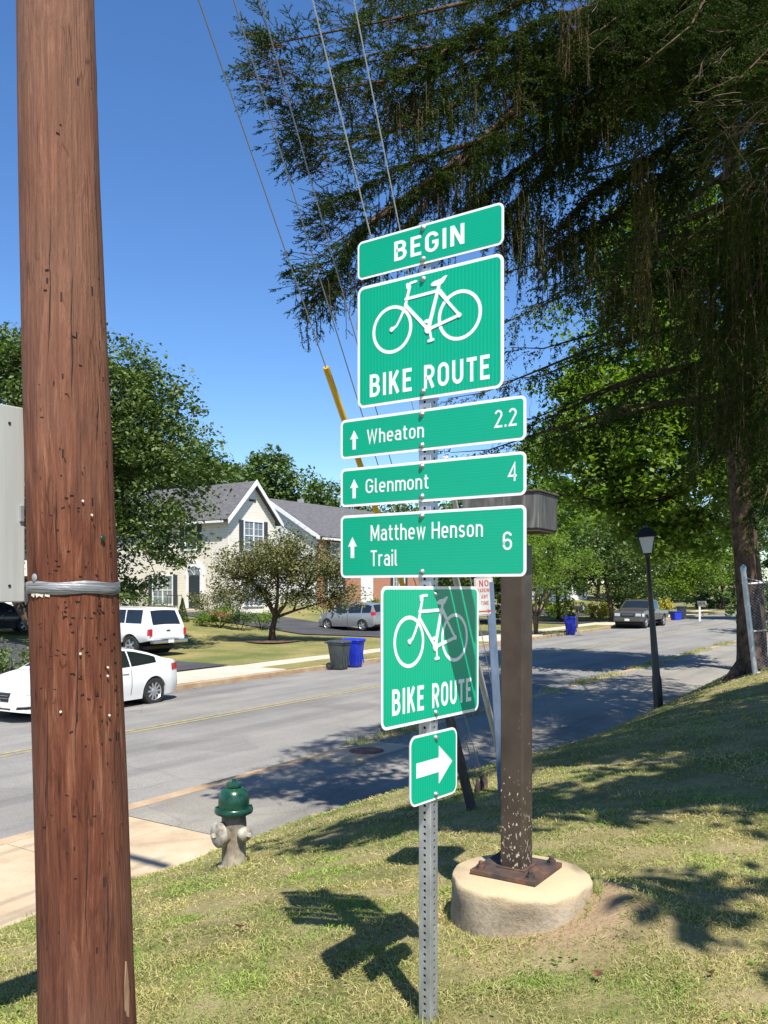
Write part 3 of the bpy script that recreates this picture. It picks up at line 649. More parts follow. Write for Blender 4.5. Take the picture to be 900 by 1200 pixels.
# ------------------------------------------------------------ text and sign plates
def _arc(cx, cz, rx, rz, a0, a1, n=9): return [(cx+rx*math.cos(R(a0+(a1-a0)*i/n)), cz+rz*math.sin(R(a0+(a1-a0)*i/n))) for i in range(n+1)]
def glyph(c, s, x):
    """centre line strokes of a letter; cap height 1, half stroke s, x = lower case height -> (width, strokes)"""
    A = _arc; h = 1-s
    if c.islower() or c in '': s_ = s
    if c == 'B':
        w = .60; r1 = (h-.53)/2; r2 = (.53-s)/2
        return w, [[(s, s), (s, h), (w-s-r1-.03, h)]+A(w-s-r1-.03, h-r1, r1, r1, 90, -90)[1:]+[(s, .53)], [(w-s-r2, .53)]+A(w-s-r2, .53-r2, r2, r2, 90, -90)[1:]+[(s, s), (s, s*2)]]
    if c == 'E': return .50, [[(.50, h), (s, h), (s, s), (.50, s)], [(s, .52), (.44, .52)]]
    if c == 'G': w = .62; r = w/2-s; return w, [A(w/2, h-r, r, r, 8, 180)+A(w/2, s+r, r, r, 180, 360)+[(w-s, .48), (w/2+.02, .48)]]
    if c == 'I': return 2*s, [[(s, 0), (s, 1)]]
    if c == 'N': w = .62; return w, [[(s, 0), (s, 1)], [(w-s, 0), (w-s, 1)], [(s*1.2, .97), (w-s*1.2, .03)]]
    if c == 'K': w = .60; return w, [[(s, 0), (s, 1)], [(w-s*1.1, .985), (s*1.6, .40)], [(.25, .56), (w-s, .015)]]
    if c in 'RP':
        w = .60; r1 = (h-.46)/2; st = [[(s, 0), (s, h), (w-s-r1, h)]+A(w-s-r1, h-r1, r1, r1, 90, -90)[1:]+[(s, .46)]]
        return w, st+([[(.30, .46), (w-s*1.0, .01)]] if c == 'R' else [])
    if c == 'O': w = .63; r = w/2-s; return w, [A(w/2, h-r, r, r, 0, 180)+A(w/2, s+r, r, r, 180, 360)+[(w-s, h-r)]]
    if c == 'U': w = .61; r = w/2-s; return w, [[(s, 1)]+A(w/2, s+r, r, r, 180, 360)+[(w-s, 1)]]
    if c == 'T': return .54, [[(0, h), (.54, h)], [(.27, 0), (.27, h)]]
    if c == 'W': w = .86; return w, [[(s*.9, 1), (w*.27, 0+s), (w/2, .92), (w*.73, s), (w-s*.9, 1)]]
    if c == 'M': w = .72; return w, [[(s, 0), (s, 1)], [(w-s, 0), (w-s, 1)], [(s*1.2, .97), (w/2, .22), (w-s*1.2, .97)]]
    if c == 'H': w = .61; return w, [[(s, 0), (s, 1)], [(w-s, 0), (w-s, 1)], [(s, .52), (w-s, .52)]]
    if c == 'A': w = .66; return w, [[(s*.8, 0), (w/2, .96), (w-s*.8, 0)], [(.15, .28), (w-.15, .28)]]
    if c == 'Y': w = .62; return w, [[(s*.8, 1), (w/2, .45), (w-s*.8, 1)], [(w/2, 0), (w/2, .48)]]
    w = .50; r = w/2-s
    if c == 'h': return w, [[(s, 0), (s, 1)], [(s, x*.62)]+A(w/2, x-s-r, r, r, 160, 0)+[(w-s, 0)]]
    if c == 'n': return w, [[(s, 0), (s, x)], [(s, x*.62)]+A(w/2, x-s-r, r, r, 160, 0)+[(w-s, 0)]]
    if c == 'm': q = .22-s*.6; r_ = q*.78; return .80, [[(s, 0), (s, x)], [(s, x*.6)]+A(s+.175, x-s-.175, .175, .175, 160, 0)+[(s+.35, 0)], [(s+.35, x*.6)]+A(s+.525, x-s-.175, .175, .175, 160, 0)+[(s+.70, 0)]]
    if c == 'e': return w, [[(s, x*.50), (w-s, x*.50)]+A(w/2, x-s-r, r, r, 0, 180)+A(w/2, s+r, r, r, 180, 318)]
    if c == 'a': return w-.01, [A(w/2-.01, x-s-r, r, r, 155, 0)+[(w-s-.01, 0)], [(w-s-.01, x*.60), (w/2-.02, x*.60)]+A(w/2-.02, x*.30+s*.5, r, x*.30-s*.5, 90, 270)+[(w-s-.01, s*1.6)]]
    if c == 'o': return w, [A(w/2, x-s-r, r, r, 0, 180)+A(w/2, s+r, r, r, 180, 360)+[(w-s, x-s-r)]]
    if c == 't': return .33, [[(.13, .94), (.13, s+.12)]+A(.25, s+.12, .12, .12, 180, 270)+[(.33, s)], [(0, x-s*.8), (.32, x-s*.8)]]
    if c == 'l': return .20, [[(s, 1), (s, s+.09)]+A(s+.09, s+.09, .09, .09, 180, 270)+[(.20, s)]]
    if c == 'i': return 2*s, [[(s, 0), (s, x)], [(s, .88), (s, 1.02)]]
    if c == 'r': return .34, [[(s, 0), (s, x)], [(s, x*.6)]+A(s+.2, x-s-.2, .2, .2, 165, 85)+[(.34, x-s)]]
    if c == 'w': w = .70; return w, [[(s*.9, x), (w*.28, s), (w/2, x*.9), (w*.72, s), (w-s*.9, x)]]
    if c == 's': w = .44; r = x/4-s*.5; rx = w/2-s; return w, [A(w/2, x-s-r, rx, r, 25, 90, 4)+A(w/2, x-s-r, rx, r, 90, 260, 7)[1:]+A(w/2, s+r, rx, r, 80, -90, 7)+A(w/2, s+r, rx, r, 270, 205, 4)[1:]]
    if c == '2': w = .54; r = w/2-s; return w, [A(w/2, h-r, r, r, 165, -25)+[(s, s), (w, s)]]
    if c == '4': w = .60; return w, [[(w-s*2.4, 0), (w-s*2.4, .97), (s*.7, .30), (w, .30)]]
    if c == '6': w = .56; r = w/2-s; return w, [A(w/2, h-r, r, r, 15, 180)+A(w/2, s+r, r, r, 180, 360)+A(w/2, s+r+.06, r, r, 0, 180)+[(s, s+r)]]
    if c == '.': return 2.2*s, [[(s*1.1, 0), (s*1.1, 2.2*s)]]
    return .34, []
def text(s, h, m, parent, loc, sx=.72, bold=.0, align='LEFT', sp=1.08, name='lettering', rot=None, w=None, st=None):
    hs_ = st or (.082 if s.isupper() else .060); x = .74; gap = .19 if s.isupper() else .155
    strokes = []; cx = 0
    for c in s:
        gw, gs = glyph(c, hs_, x)
        strokes += [[(cx+a, b) for a, b in g] for g in gs]; cx += gw+(gap if c != ' ' else 0)
    W_ = cx-gap; kx = w/W_ if w else h*sx; off_ = {'LEFT': 0, 'CENTER': -W_/2, 'RIGHT': -W_}[align]
    mb = MB(); y = -.0004
    for g in strokes:
        g = [Vector(p) for i, p in enumerate(g) if i == 0 or (Vector(p)-Vector(g[i-1])).length > 1e-4]; closed = (g[0]-g[-1]).length < 1e-3
        if closed: g = g[:-1]
        n = len(g); Lp, Rp = [], []
        for i in range(n):
            d0 = (g[i]-g[i-1]).normalized() if (i or closed) else None; d1 = (g[(i+1) % n]-g[i]).normalized() if (i < n-1 or closed) else None
            d0 = d0 or d1; d1 = d1 or d0; t = (d0+d1)
            if t.length < .2: t = d1
            t.normalize(); nn = Vector((-t.y, t.x)); k = hs_/max(.42, nn.dot(Vector((-d1.y, d1.x))))
            Lp.append(g[i]+nn*k); Rp.append(g[i]-nn*k)
        vs = []
        for yy in (y, .0006):
            for q in Lp+Rp: vs.append(((q.x+off_)*kx, yy, q.y*h))
        N2 = 2*n; fs = []
        for i in range(n if closed else n-1):
            j = (i+1) % n; fs += [(i, j, n+j, n+i), (N2+i, N2+n+i, N2+n+j, N2+j), (i, N2+i, N2+j, j), (n+i, n+j, N2+n+j, N2+n+i)]
        if not closed: fs += [(0, n, N2+n, N2), (n-1, N2+n-1, N2+2*n-1, 2*n-1)]
        mb.add(vs, fs); y -= .00003
    return mb.build(name, m, parent, loc=loc, rot=rot)
def rrect(w, h, r, n=7, x0=0, z0=0):
    p = []
    for cx, cz, a0 in ((w/2-r, h/2-r, 0), (-w/2+r, h/2-r, 90), (-w/2+r, -h/2+r, 180), (w/2-r, -h/2+r, 270)):
        for i in range(n+1):
            a = R(a0+90*i/n); p.append((x0+cx+r*math.cos(a), z0+cz+r*math.sin(a)))
    return p
def panel(parent, wd, zb, zt_, ang, off, face, label, r=.03, border=.011, gm='green', cx=0.0, cy=0.0):
    """plate origin = centre, local x right, z up, front faces -y"""
    h = zt_-zb
    mb = MB().prism(rrect(wd, h, r), -.0015, .0015)
    o = mb.build('sign_panel', M['alu'], parent, loc=face, rot=(0, 0, ang)); o['label'] = label
    o.location.z = (zb+zt_)/2-parent.location.z
    mb = MB().prism(rrect(wd, h, r), -.0021, -.0016); mb.build('border', M['swhite'], o)
    MB().prism(rrect(wd-2*border, h-2*border, max(.008, r-border)), -.0027, -.0020).build('green_face', M[gm], o)
    return o, h
def bolt(o, x, z, r=.0085):
    mt = Matrix.Translation((x, -.003, z)) @ Matrix.Rotation(R(90), 4, 'X')
    MB().lathe([(r*1.25, 0), (r*1.25, .002), (r, .0025), (r*.92, .006), (r*.6, .0085), (r*.1, .0095)], 14, mt).build('bolt', M['bolt'], o, smooth='all')
SX, SY = .160, 3.08; TH = R(-34.5); gz = GZ(SX, SY)
sp = thing('signpost', 'perforated steel post carrying seven green bike route and direction signs', 'signpost', (SX, SY, gz))
hs = .0254
post = MB(); ztop = 2.905
# square tube with real punched holes: each face is a strip of cells with octagonal holes
def face_strip(mb, m4, w, z0, z1, pitch=.0254, r=.0056):
    z = z0
    while z < z1-1e-6:
        c = [m4 @ Vector((r*math.cos(R(22.5+45*k)), 0, z+pitch/2+r*math.sin(R(22.5+45*k)))) for k in range(8)]
        ins = [m4 @ Vector((r*math.cos(R(22.5+45*k)), .0025, z+pitch/2+r*math.sin(R(22.5+45*k)))) for k in range(8)]
        q = [m4 @ Vector(p) for p in ((w, 0, z+pitch/2), (w, 0, z+pitch), (0, 0, z+pitch), (-w, 0, z+pitch), (-w, 0, z+pitch/2), (-w, 0, z), (0, 0, z), (w, 0, z))]
        vs = c+ins+q; fs = []
        for k in range(8):
            k2 = (k+1) % 8
            fs.append((k, k2, 16+k2, 16+k)); fs.append((k, 8+k, 8+k2, k2))
        mb.add(vs, fs); z += pitch
for k in range(4):
    m4 = Matrix.Rotation(TH+k*math.pi/2, 4, 'Z') @ Matrix.Translation((0, -hs, 0))
    face_strip(post, m4, hs-.003, -.1, ztop-gz)
for k in range(4):   # rounded corners
    a = TH+k*math.pi/2; c = Matrix.Rotation(a, 4, 'Z'); v = []
    for z in (-.1, ztop-gz+.002):
        for q in range(5):
            t = -math.pi/2+q*math.pi/8
            v.append(c @ Vector((hs-.003+.003*math.cos(t), -(hs-.003)+.003*math.sin(t), z)))
    post.add(v, [(q, q+1, 5+q+1, 5+q) for q in range(4)])
post.build('post', M['galv'], sp)
MB().box((0, 0, (ztop-gz)/2-.1), (.038, .038, ztop-gz), TH).build('post_inside', M['hole'], sp)
nU = Vector((math.sin(TH), -math.cos(TH), 0)); TL = R(52.5); nL = Vector((math.sin(TL), -math.cos(TL), 0))
fU = nU*(hs+.004); fL = nL*(hs+.004)
hz = lambda py, Y=3.05: EYE-(py-HOR)/F*Y
xU = Vector((math.cos(TH), math.sin(TH), 0)); xL = Vector((math.cos(TL), math.sin(TL), 0))
o, h = panel(sp, .61, hz(309), hz(262), TH, 0, fU+xU*.012, 'green panel reading BEGIN', .022, .008)
text('BEGIN', .072, M['swhite'], o, (.008, -.0030, -.036), align='CENTER', bold=.016, w=.292, sp=1.16); bolt(o, -.014, .058); bolt(o, -.014, -.054)
def bike(o, sc, oz):
    """bicycle symbol drawn as strokes; reference coordinates in metres on a .61 x .457 panel"""
    def ring(cx, cz, r, t):
        mb = MB(); n = 48; vs = []
        for y in (-.0034, -.0028):
            for rr in (r-t, r):
                for j in range(n): a = 2*math.pi*j/n; vs.append((sc*(cx+rr*math.cos(a)), y, oz+sc*(cz+rr*math.sin(a))))
        fs = []
        for j in range(n):
            k = (j+1) % n
            fs += [(j, k, n+k, n+j), (2*n+j, 3*n+j, 3*n+k, 2*n+k), (j, 2*n+j, 2*n+k, k), (n+j, n+k, 3*n+k, 3*n+j)]
        return mb.add(vs, fs)
    mb = ring(-.148, .008, .088, .0125); m2 = ring(.135, .010, .088, .0125); mb.add(m2.v, m2.f)
    yk = [-.0034]
    def line(p, q, w1, w2=None, cap=True):
        w2 = w2 or w1; p = Vector((p[0], p[1])); q = Vector((q[0], q[1])); d = (q-p).normalized(); nn = Vector((-d.y, d.x))
        pl_ = [p+nn*w1/2, p-nn*w1/2, q-nn*w2/2, q+nn*w2/2]; yk[0] -= .00004
        mb.prism([(sc*a.x, oz+sc*a.y) for a in pl_], yk[0], -.0027)
        if cap:
            for c, ww in ((p, w1), (q, w2)):
                yk[0] -= .00004; mb.prism([(sc*(c.x+ww/2*math.cos(R(30*k))), oz+sc*(c.y+ww/2*math.sin(R(30*k)))) for k in range(12)], yk[0], -.0027)
    Hd = (-.083, .095); St = (.048, .112); B = (.008, -.018); FA = (-.148, .008); RA = (.135, .010)
    line((-.071, .150), (-.092, .078), .012, .012); line((-.092, .078), (-.110, .045), .011, .010); line((-.110, .045), (-.128, .018), .010, .009); line((-.128, .018), FA, .009, .013)
    line((-.079, .146), (-.068, .162), .010); line((-.068, .162), (-.043, .164), .009); line((-.079, .146), (-.081, .160), .010)
    line((-.088, .108), St, .011); line((-.088, .085), B, .013); line((.054, .135), B, .013, .015)
    line(St, RA, .010, .010); line((.056, .112), (.085, .075), .010); line(B, RA, .012, .011)
    mb.prism([(sc*x, oz+sc*z) for x, z in ((.018, .140), (.022, .133), (.055, .128), (.070, .136), (.088, .158), (.078, .160), (.060, .152), (.030, .148))], -.0045, -.0027)
    line((.008, .010), (.020, -.055), .008); line((-.002, .012), (.012, .013), .012); line((.010, -.060), (.028, -.058), .010); line(B, B, .03)
    line(RA, RA, .018); line(FA, FA, .018)
    mb.build('bicycle_symbol', M['swhite'], o)
o, h = panel(sp, .61, hz(467.5), hz(318), TH, 0, fU+xU*.012, 'large green panel with bicycle above the words BIKE ROUTE', .03, .011, 'greenp')
bike(o, 1.0, .036)
text('BIKE', .084, M['swhite'], o, (-.248, -.0030, -.192), bold=.012, w=.185, sp=1.14); text('ROUTE', .084, M['swhite'], o, (.252, -.0030, -.192), align='RIGHT', bold=.012, w=.262, sp=1.12)
bolt(o, -.014, h/2-.026); bolt(o, -.014, -h/2+.028)
def arrow(o, x, z, s, name='arrow'):
    p = [(-.0115, -.055), (.0115, -.055), (.0115, .005), (.0285, .005), (0, .055), (-.0285, .005), (-.0115, .005)]
    MB().prism([(x+a*s, z+b*s) for a, b in p], -.0034, -.0027).build(name, M['swhite'], o)
for top, bot, lab, words, num, two in ((479, 528, 'narrow green panel reading Wheaton 2.2', 'Wheaton', '2.2', 0), (540, 588, 'narrow green panel reading Glenmont 4', 'Glenmont', '4', 0),
                              (598.5, 676.5, 'green panel reading Matthew Henson Trail 6', 'Matthew Henson', '6', 1)):
    o, h = panel(sp, .773, hz(bot), hz(top), TH, 0, fU+xU*.013, lab, .022, .010)
    if not two:
        arrow(o, -.322, -.006, .66); text(words, .053, M['swhite'], o, (-.262 if words[0] == 'W' else -.268, -.0030, -.027), bold=.002, w=.250 if words[0] == 'W' else .275, sp=1.08)
        text(num, .060, M['swhite'], o, (.352, -.0030, -.024), align='RIGHT', bold=.002, w=.082 if num == '2.2' else .031, sp=1.05)
    else:
        arrow(o, -.330, -.004, .72); text('Matthew Henson', .059, M['swhite'], o, (-.245, -.0030, .018), bold=.002, w=.470, sp=1.10)
        text('Trail', .059, M['swhite'], o, (-.245, -.0030, -.076), bold=.002, w=.118, sp=1.1); text('6', .062, M['swhite'], o, (.335, -.0030, -.030), align='RIGHT', bold=.002, w=.034)
    bolt(o, -.020, h/2-.018); bolt(o, -.020, -h/2+.020)
o, h = panel(sp, .615, hz(847, 2.99), hz(687, 2.99), TL, 0, fL+xL*(-.012), 'lower green bicycle panel reading BIKE ROUTE partly in shadow', .03, .011, 'greenp')
bike(o, 1.02, .040)
text('BIKE', .088, M['swhite'], o, (-.248, -.0030, -.196), bold=.012, w=.185, sp=1.14); text('ROUTE', .088, M['swhite'], o, (.252, -.0030, -.196), align='RIGHT', bold=.012, w=.262, sp=1.12)
bolt(o, .012, h/2-.028); bolt(o, .012, -h/2+.026)
o, h = panel(sp, .300, hz(943, 2.99), hz(861, 2.99), TL, 0, fL+xL*(-.008), 'small green panel with a white arrow pointing right', .035, .008, 'greenp')
MB().prism([(-.112, -.026), (.028, -.026), (.028, -.068), (.116, 0), (.028, .068), (.028, .026), (-.112, .026)], -.0034, -.0027).build('arrow', M['swhite'], o)
bolt(o, .008, h/2-.022); bolt(o, .008, -h/2+.020)

# ------------------------------------------------------------ brown steel post on a concrete footing
BX, BY = .655, 4.09; fz = .232
bp = thing('brown_post', 'square brown painted steel post with flaking paint on a round concrete footing', 'post', (BX, BY, 0))
prof = [(.33, -.35), (.333, -.1), (.332, .05), (.330, .14), (.331, .205), (.3285, .222), (.321, .2305), (.16, .2315), (.002, .232)]
mb = MB(); n = 64; vs = []
for i, (r, z) in enumerate(prof):
    for j in range(n):
        a = 2*math.pi*j/n; q = r
        if 0 < i < 6:
            q += .006*math.sin(5*a+z*9)+.004*math.sin(13*a-z*30)+.003*(random.random()-.5)
            if 4.0 < a < 5.3 and .02 < z < .19: q -= .014*random.random()+.020*math.sin((a-4.0)/1.3*math.pi)*(math.sin(z*60+a*4) > 0)
        vs.append((q*math.cos(a), q*math.sin(a), z))
mb.add(vs, [(i*n+j, i*n+(j+1) % n, (i+1)*n+(j+1) % n, (i+1)*n+j) for i in range(len(prof)-1) for j in range(n)]+[tuple((len(prof)-1)*n+j for j in range(n))])
mb.build('concrete_footing', M['footing'], bp, smooth='all')
TB = R(-33); c = math.cos; 
px_, py_ = -.012, .05
MB().box((px_, py_, fz+.013), (.335, .335, .022), TB).build('base_plate', M['rust'], bp, bevel=.003)
for a_, b_ in ((-1, -1), (1, -1), (1, 1), (-1, 1)):
    v = Matrix.Rotation(TB, 3, 'Z') @ Vector((a_*.128, b_*.128, 0)); v += Vector((px_, py_, fz+.024))
    MB().lathe([(.021, 0), (.021, .018)], 6, Matrix.Translation(v)).lathe([(.012, .018), (.012, .032), (.009, .036)], 12, Matrix.Translation(v)).lathe([(.028, -.002), (.028, .003)], 16, Matrix.Translation(v)).build('anchor_nut', M['rust'], bp)
MB().box((px_, py_, 1.02), (.118, .118, 1.58), TB).build('shaft', M['brown'], bp, bevel=.009)
MB().box((px_, py_, fz+.027), (.15, .15, .007), TB).build('weld_collar', M['rust'], bp)
bxc = (px_+.0, py_+.02, 1.96); TBX = R(-30)
ax = Matrix.Rotation(TBX, 3, 'Z')
def bl(x, y, z): v = ax @ Vector((x, y, 0)); return (bxc[0]+v.x-.015, bxc[1]+v.y, z)
bx = MB().box(bl(-.015, 0, 1.967), (.39, .27, .170), TBX).build('head_box', M['boxgrey'], bp, bevel=.004)
MB().box(bl(-.015, 0, 2.057), (.405, .285, .010), TBX).build('lid', M['stake'], bx, bevel=.003)
MB().box(bl(-.015, 0, 1.876), (.38, .26, .012), TBX).build('underside', M['stake'], bx)

# ------------------------------------------------------------ fire hydrant
HX, HY = -1.165, 6.62; hzg = GZ(HX, HY)
hy = thing('fire_hydrant', 'worn white fire hydrant with a glossy green bonnet on the grass verge', 'fire hydrant', (HX, HY, hzg), R(-8)); hy.scale = (.80, .80, .76)
MB().lathe([(.16, -.10), (.155, .0), (.125, .02), (.118, .05), (.115, .28), (.125, .33), (.122, .42), (.115, .50), (.14, .515), (.14, .53)], 32).build('barrel', M['hydrant'], hy, smooth=True)
MB().lathe([(.150, .525), (.180, .535), (.186, .548), (.186, .575), (.175, .59), (.13, .597)], 32).build('bonnet_flange', M['hgreen'], hy, smooth=True)
bn = MB().lathe([(.150, .595), (.150, .65), (.143, .71), (.125, .76), (.088, .788), (.05, .797)], 32)
bn.build('bonnet', M['hgreen'], hy, smooth=True)
MB().lathe([(.045, .790), (.074, .797), (.078, .815), (.072, .836), (.04, .842), (.022, .845), (.020, .875), (.010, .878)], 20).build('operating_nut', M['hgreen'], hy, smooth=True)
for k in range(8):
    a = R(45*k+22); MB().lathe([(.015, .59), (.015, .604)], 6, Matrix.Translation((.164*math.cos(a), .164*math.sin(a), 0))).build('flange_bolt', M['hgreen'], hy)
def nozzle(ang, L, r, z=.345, cap=True):
    rt = Matrix.Translation((0, 0, z)) @ Matrix.Rotation(R(ang), 4, 'Z') @ Matrix.Rotation(R(90), 4, 'Y')
    o = MB().lathe([(r*.95, .02), (r*.95, L-.03), (r*.98, L-.02)], 24, rt).build('nozzle', M['hydrant'], hy, smooth=True)
    q = MB().lathe([(r*1.12, L-.022), (r*1.25, L-.01), (r*1.28, L+.03), (r*1.1, L+.045), (r*.5, L+.055)], 24, rt).build('nozzle_cap', M['hcap'], o, smooth=True)
    MB().lathe([(.028, L+.05), (.026, L+.09), (.018, L+.095)], 5, rt).build('cap_nut', M['hcap'], o)
    return o
nozzle(228, .150, .100, .335); nozzle(-32, .15, .058, .345); nozzle(132, .15, .058, .345)
# ------------------------------------------------------------ street lamp
def lean(root, px0, py0, px1, py1): pass
LX, LY = (772-450)/F*15.4, 15.4; lz = GZ(LX, LY)
ln = thing('street_lamp', 'slender black post lamp with a frosted four sided lantern beside the shaded path', 'street lamp', (LX, LY, lz-.03)); ln.rotation_euler = (0, R(-4.2), R(20)*0)
hl = 3.26
MB().lathe([(.085, -.2), (.085, .55), (.07, .62), (.045, 2.0), (.036, 2.72), (.05, 2.74), (.05, 2.80)], 16).build('pole', M['black'], ln, smooth=True)
lt = MB().lathe([(.075, 2.80), (.10, 2.83)], 4, Matrix.Rotation(R(30), 4, 'Z')).build('lantern_base', M['black'], ln)
m4 = Matrix.Rotation(R(30), 4, 'Z')
MB().lathe([(.115, 2.83), (.205, 3.12)], 4, m4).build('lantern_glass', M['frost'], ln)
for k in range(4):
    a = R(30+90*k); d = Vector((math.cos(a), math.sin(a), 0)); MB().tube([d*.118+Vector((0, 0, 2.83)), d*.21+Vector((0, 0, 3.13))], .012, 6).build('lantern_bar', M['black'], ln)
MB().lathe([(.215, 3.115), (.28, 3.12), (.27, 3.14), (.10, 3.27), (.06, 3.29)], 4, m4).lathe([(.05, 3.28), (.05, 3.32), (.02, 3.34)], 10).build('lantern_roof', M['black'], ln)
# ------------------------------------------------------------ no parking sign on a steel post
NXp, NYp = 1.02, 7.35; nz = GZ(NXp, NYp)
ns = thing('parking_sign', 'small white no parking sign with red lettering on a thin blue grey post', 'sign', (NXp, NYp, nz)); ns.rotation_euler = (0, R(-3.4), 0)
zc = EYE-(698-HOR)/F*7.35-nz
MB().prism([(-.032, -.1), (.032, -.1), (.032, zc+.12), (-.032, zc+.12)], 0, .006).box((-.030, .02, (zc+.02)/2), (.006, .035, zc+.2)).box((.030, .02, (zc+.02)/2), (.006, .035, zc+.2)).build('channel_post', M['bluepost'], ns)
np_ = MB().prism(rrect(.17, .33, .02), -.004, -.001).build('sign_panel', M['shadewhite'], ns, loc=(-.055, -.004, zc), rot=(0, 0, R(12)))
MB().prism(rrect(.158, .318, .016), -.0052, -.0042).build('red_border', M['red'], np_)
MB().prism(rrect(.150, .310, .013), -.0062, -.0052).build('white_face', M['shadewhite'], np_)
for i, (wd_, ww, hh) in enumerate((('NO', .085, .055), ('PARKING', .125, .034), ('ANY', .06, .034), ('TIME', .07, .034))):
    text(wd_, hh, M['red'], np_, (0, -.0072, .085-.055*i-(.0 if i == 0 else -.006)), align='CENTER', bold=.01, w=ww)
MB().prism([(-.06, -.006), (.02, -.006), (.02, -.018), (.06, 0), (.02, .018), (.02, .006), (-.06, .006)], -.0072, -.006).build('red_arrow', M['red'], np_, loc=(0, 0, -.128))
# ------------------------------------------------------------ chain link fence at the right edge
FX, FY = (886-450)/F*14.5, 14.5; fzz = GZ(FX, FY)
fn = thing('chain_link_fence', 'grey steel chain link fence with a leaning end post at the right edge', 'fence', (FX, FY, fzz-.03))
top = Vector(P(871, 668, 14.5))-fn.location
MB().tube([(0, 0, -.1), top], .045, 12).lathe([(.05, 0), (.05, .05), (.02, .09)], 12, Matrix.Translation(top)).build('end_post', M['galv'], fn, smooth=True)
e1 = Vector((2.6, -.9, .25))
def fp(f, z): return top*(z)+Vector((e1.x*f, e1.y*f, e1.z*f))
for z in (.865, .42, .03): MB().tube([fp(0, z), fp(1, z)], .022 if z > .8 else .014, 8).build('rail', M['galv'], fn, smooth=True)
MB().tube([(0+e1.x, e1.y, e1.z-.2), fp(1, 1.0)], .04, 10).build('line_post', M['galv'], fn, smooth=True)
for z in (.88, .66, .42, .2): MB().lathe([(.052, -.015), (.052, .015)], 12, Matrix.Translation(top*z)).build('tension_band', M['galv'], fn)
MB().tube([top*.93, top*.93+Vector((.42, -.1, -.12)), top*.93+Vector((.62, -.1, -.30))], .012, 6).build('loose_wire', M['galv'], fn)
mb = MB()
for i in range(-22, 46):
    for sg in (1, -1):
        pa = i*.06; pts = []
        f0, f1 = pa/2.75, (pa+sg*1.6)/2.75
        # clip to 0..1
        lo, hi = 0., 1.
        if f1 != f0:
            a_, b_ = (0-f0)/(f1-f0), (1-f0)/(f1-f0); a_, b_ = min(a_, b_), max(a_, b_); lo, hi = max(lo, a_), min(hi, b_)
        if lo >= hi: continue
        mb.tube([fp(f0+(f1-f0)*lo, .04+.82*lo), fp(f0+(f1-f0)*hi, .04+.82*hi)], .0018, 3, caps=False)
tag(mb.build('chain_mesh', M['wire'], fn), kind='stuff')
# ------------------------------------------------------------ storm drain at the kerb, litter
dx, dy = W(11.9, 8.45); dz = -1.31+.119
dr = thing('storm_drain', 'concrete storm drain top with a rusty round cover beside the near kerb', 'drain', (dx, dy, dz-.05), math.atan2(UY, UX))
MB().box((0, 0, .02), (1.7, .75, .10)).build('concrete_top', M['conc'], dr, bevel=.01)
MB().lathe([(.30, .05), (.30, .08), (.28, .084)], 28).build('rusty_cover', M['litter'], dr, smooth=True)
lv = [(P(700, 1142, 3.45), 'fallen_leaf'), (P(281, 1086, 4.1), ''), (P(834, 1140, 3.4), ''), (P(800, 868, 8), '')]
labs = ['curled red brown leaf lying on the grass below the concrete footing', 'brown leaf lying on the grass between the utility pole and sign shadow', 'brown leaf on the grass at the lower right corner', 'brown leaf in the shade on the grass bank at the right']
for (p, _), lb in zip(lv, labs):
    # drop on to the ground along the view ray
    d = (p-Vector((0, 0, EYE))).normalized(); t_ = 1.0
    for _k in range(4000):
        q = Vector((0, 0, EYE))+d*t_
        if q.z < GZ(q.x, q.y)+.028: break
        t_ += .005
    mb = MB().add([(-.026, 0, .004), (-.010, -.010, 0), (.010, -.011, .008), (.028, 0, .014), (.010, .010, .016), (-.010, .009, .012), (0, 0, -.006)], [(0, 1, 6), (1, 2, 6), (2, 3, 6), (3, 4, 6), (4, 5, 6), (5, 0, 6)])
    tag(mb.build('fallen_leaf', M['litter'], loc=q, rot=(.2, .1, random.random()*6)), lb, 'leaf', 'fallen leaves on the grass')
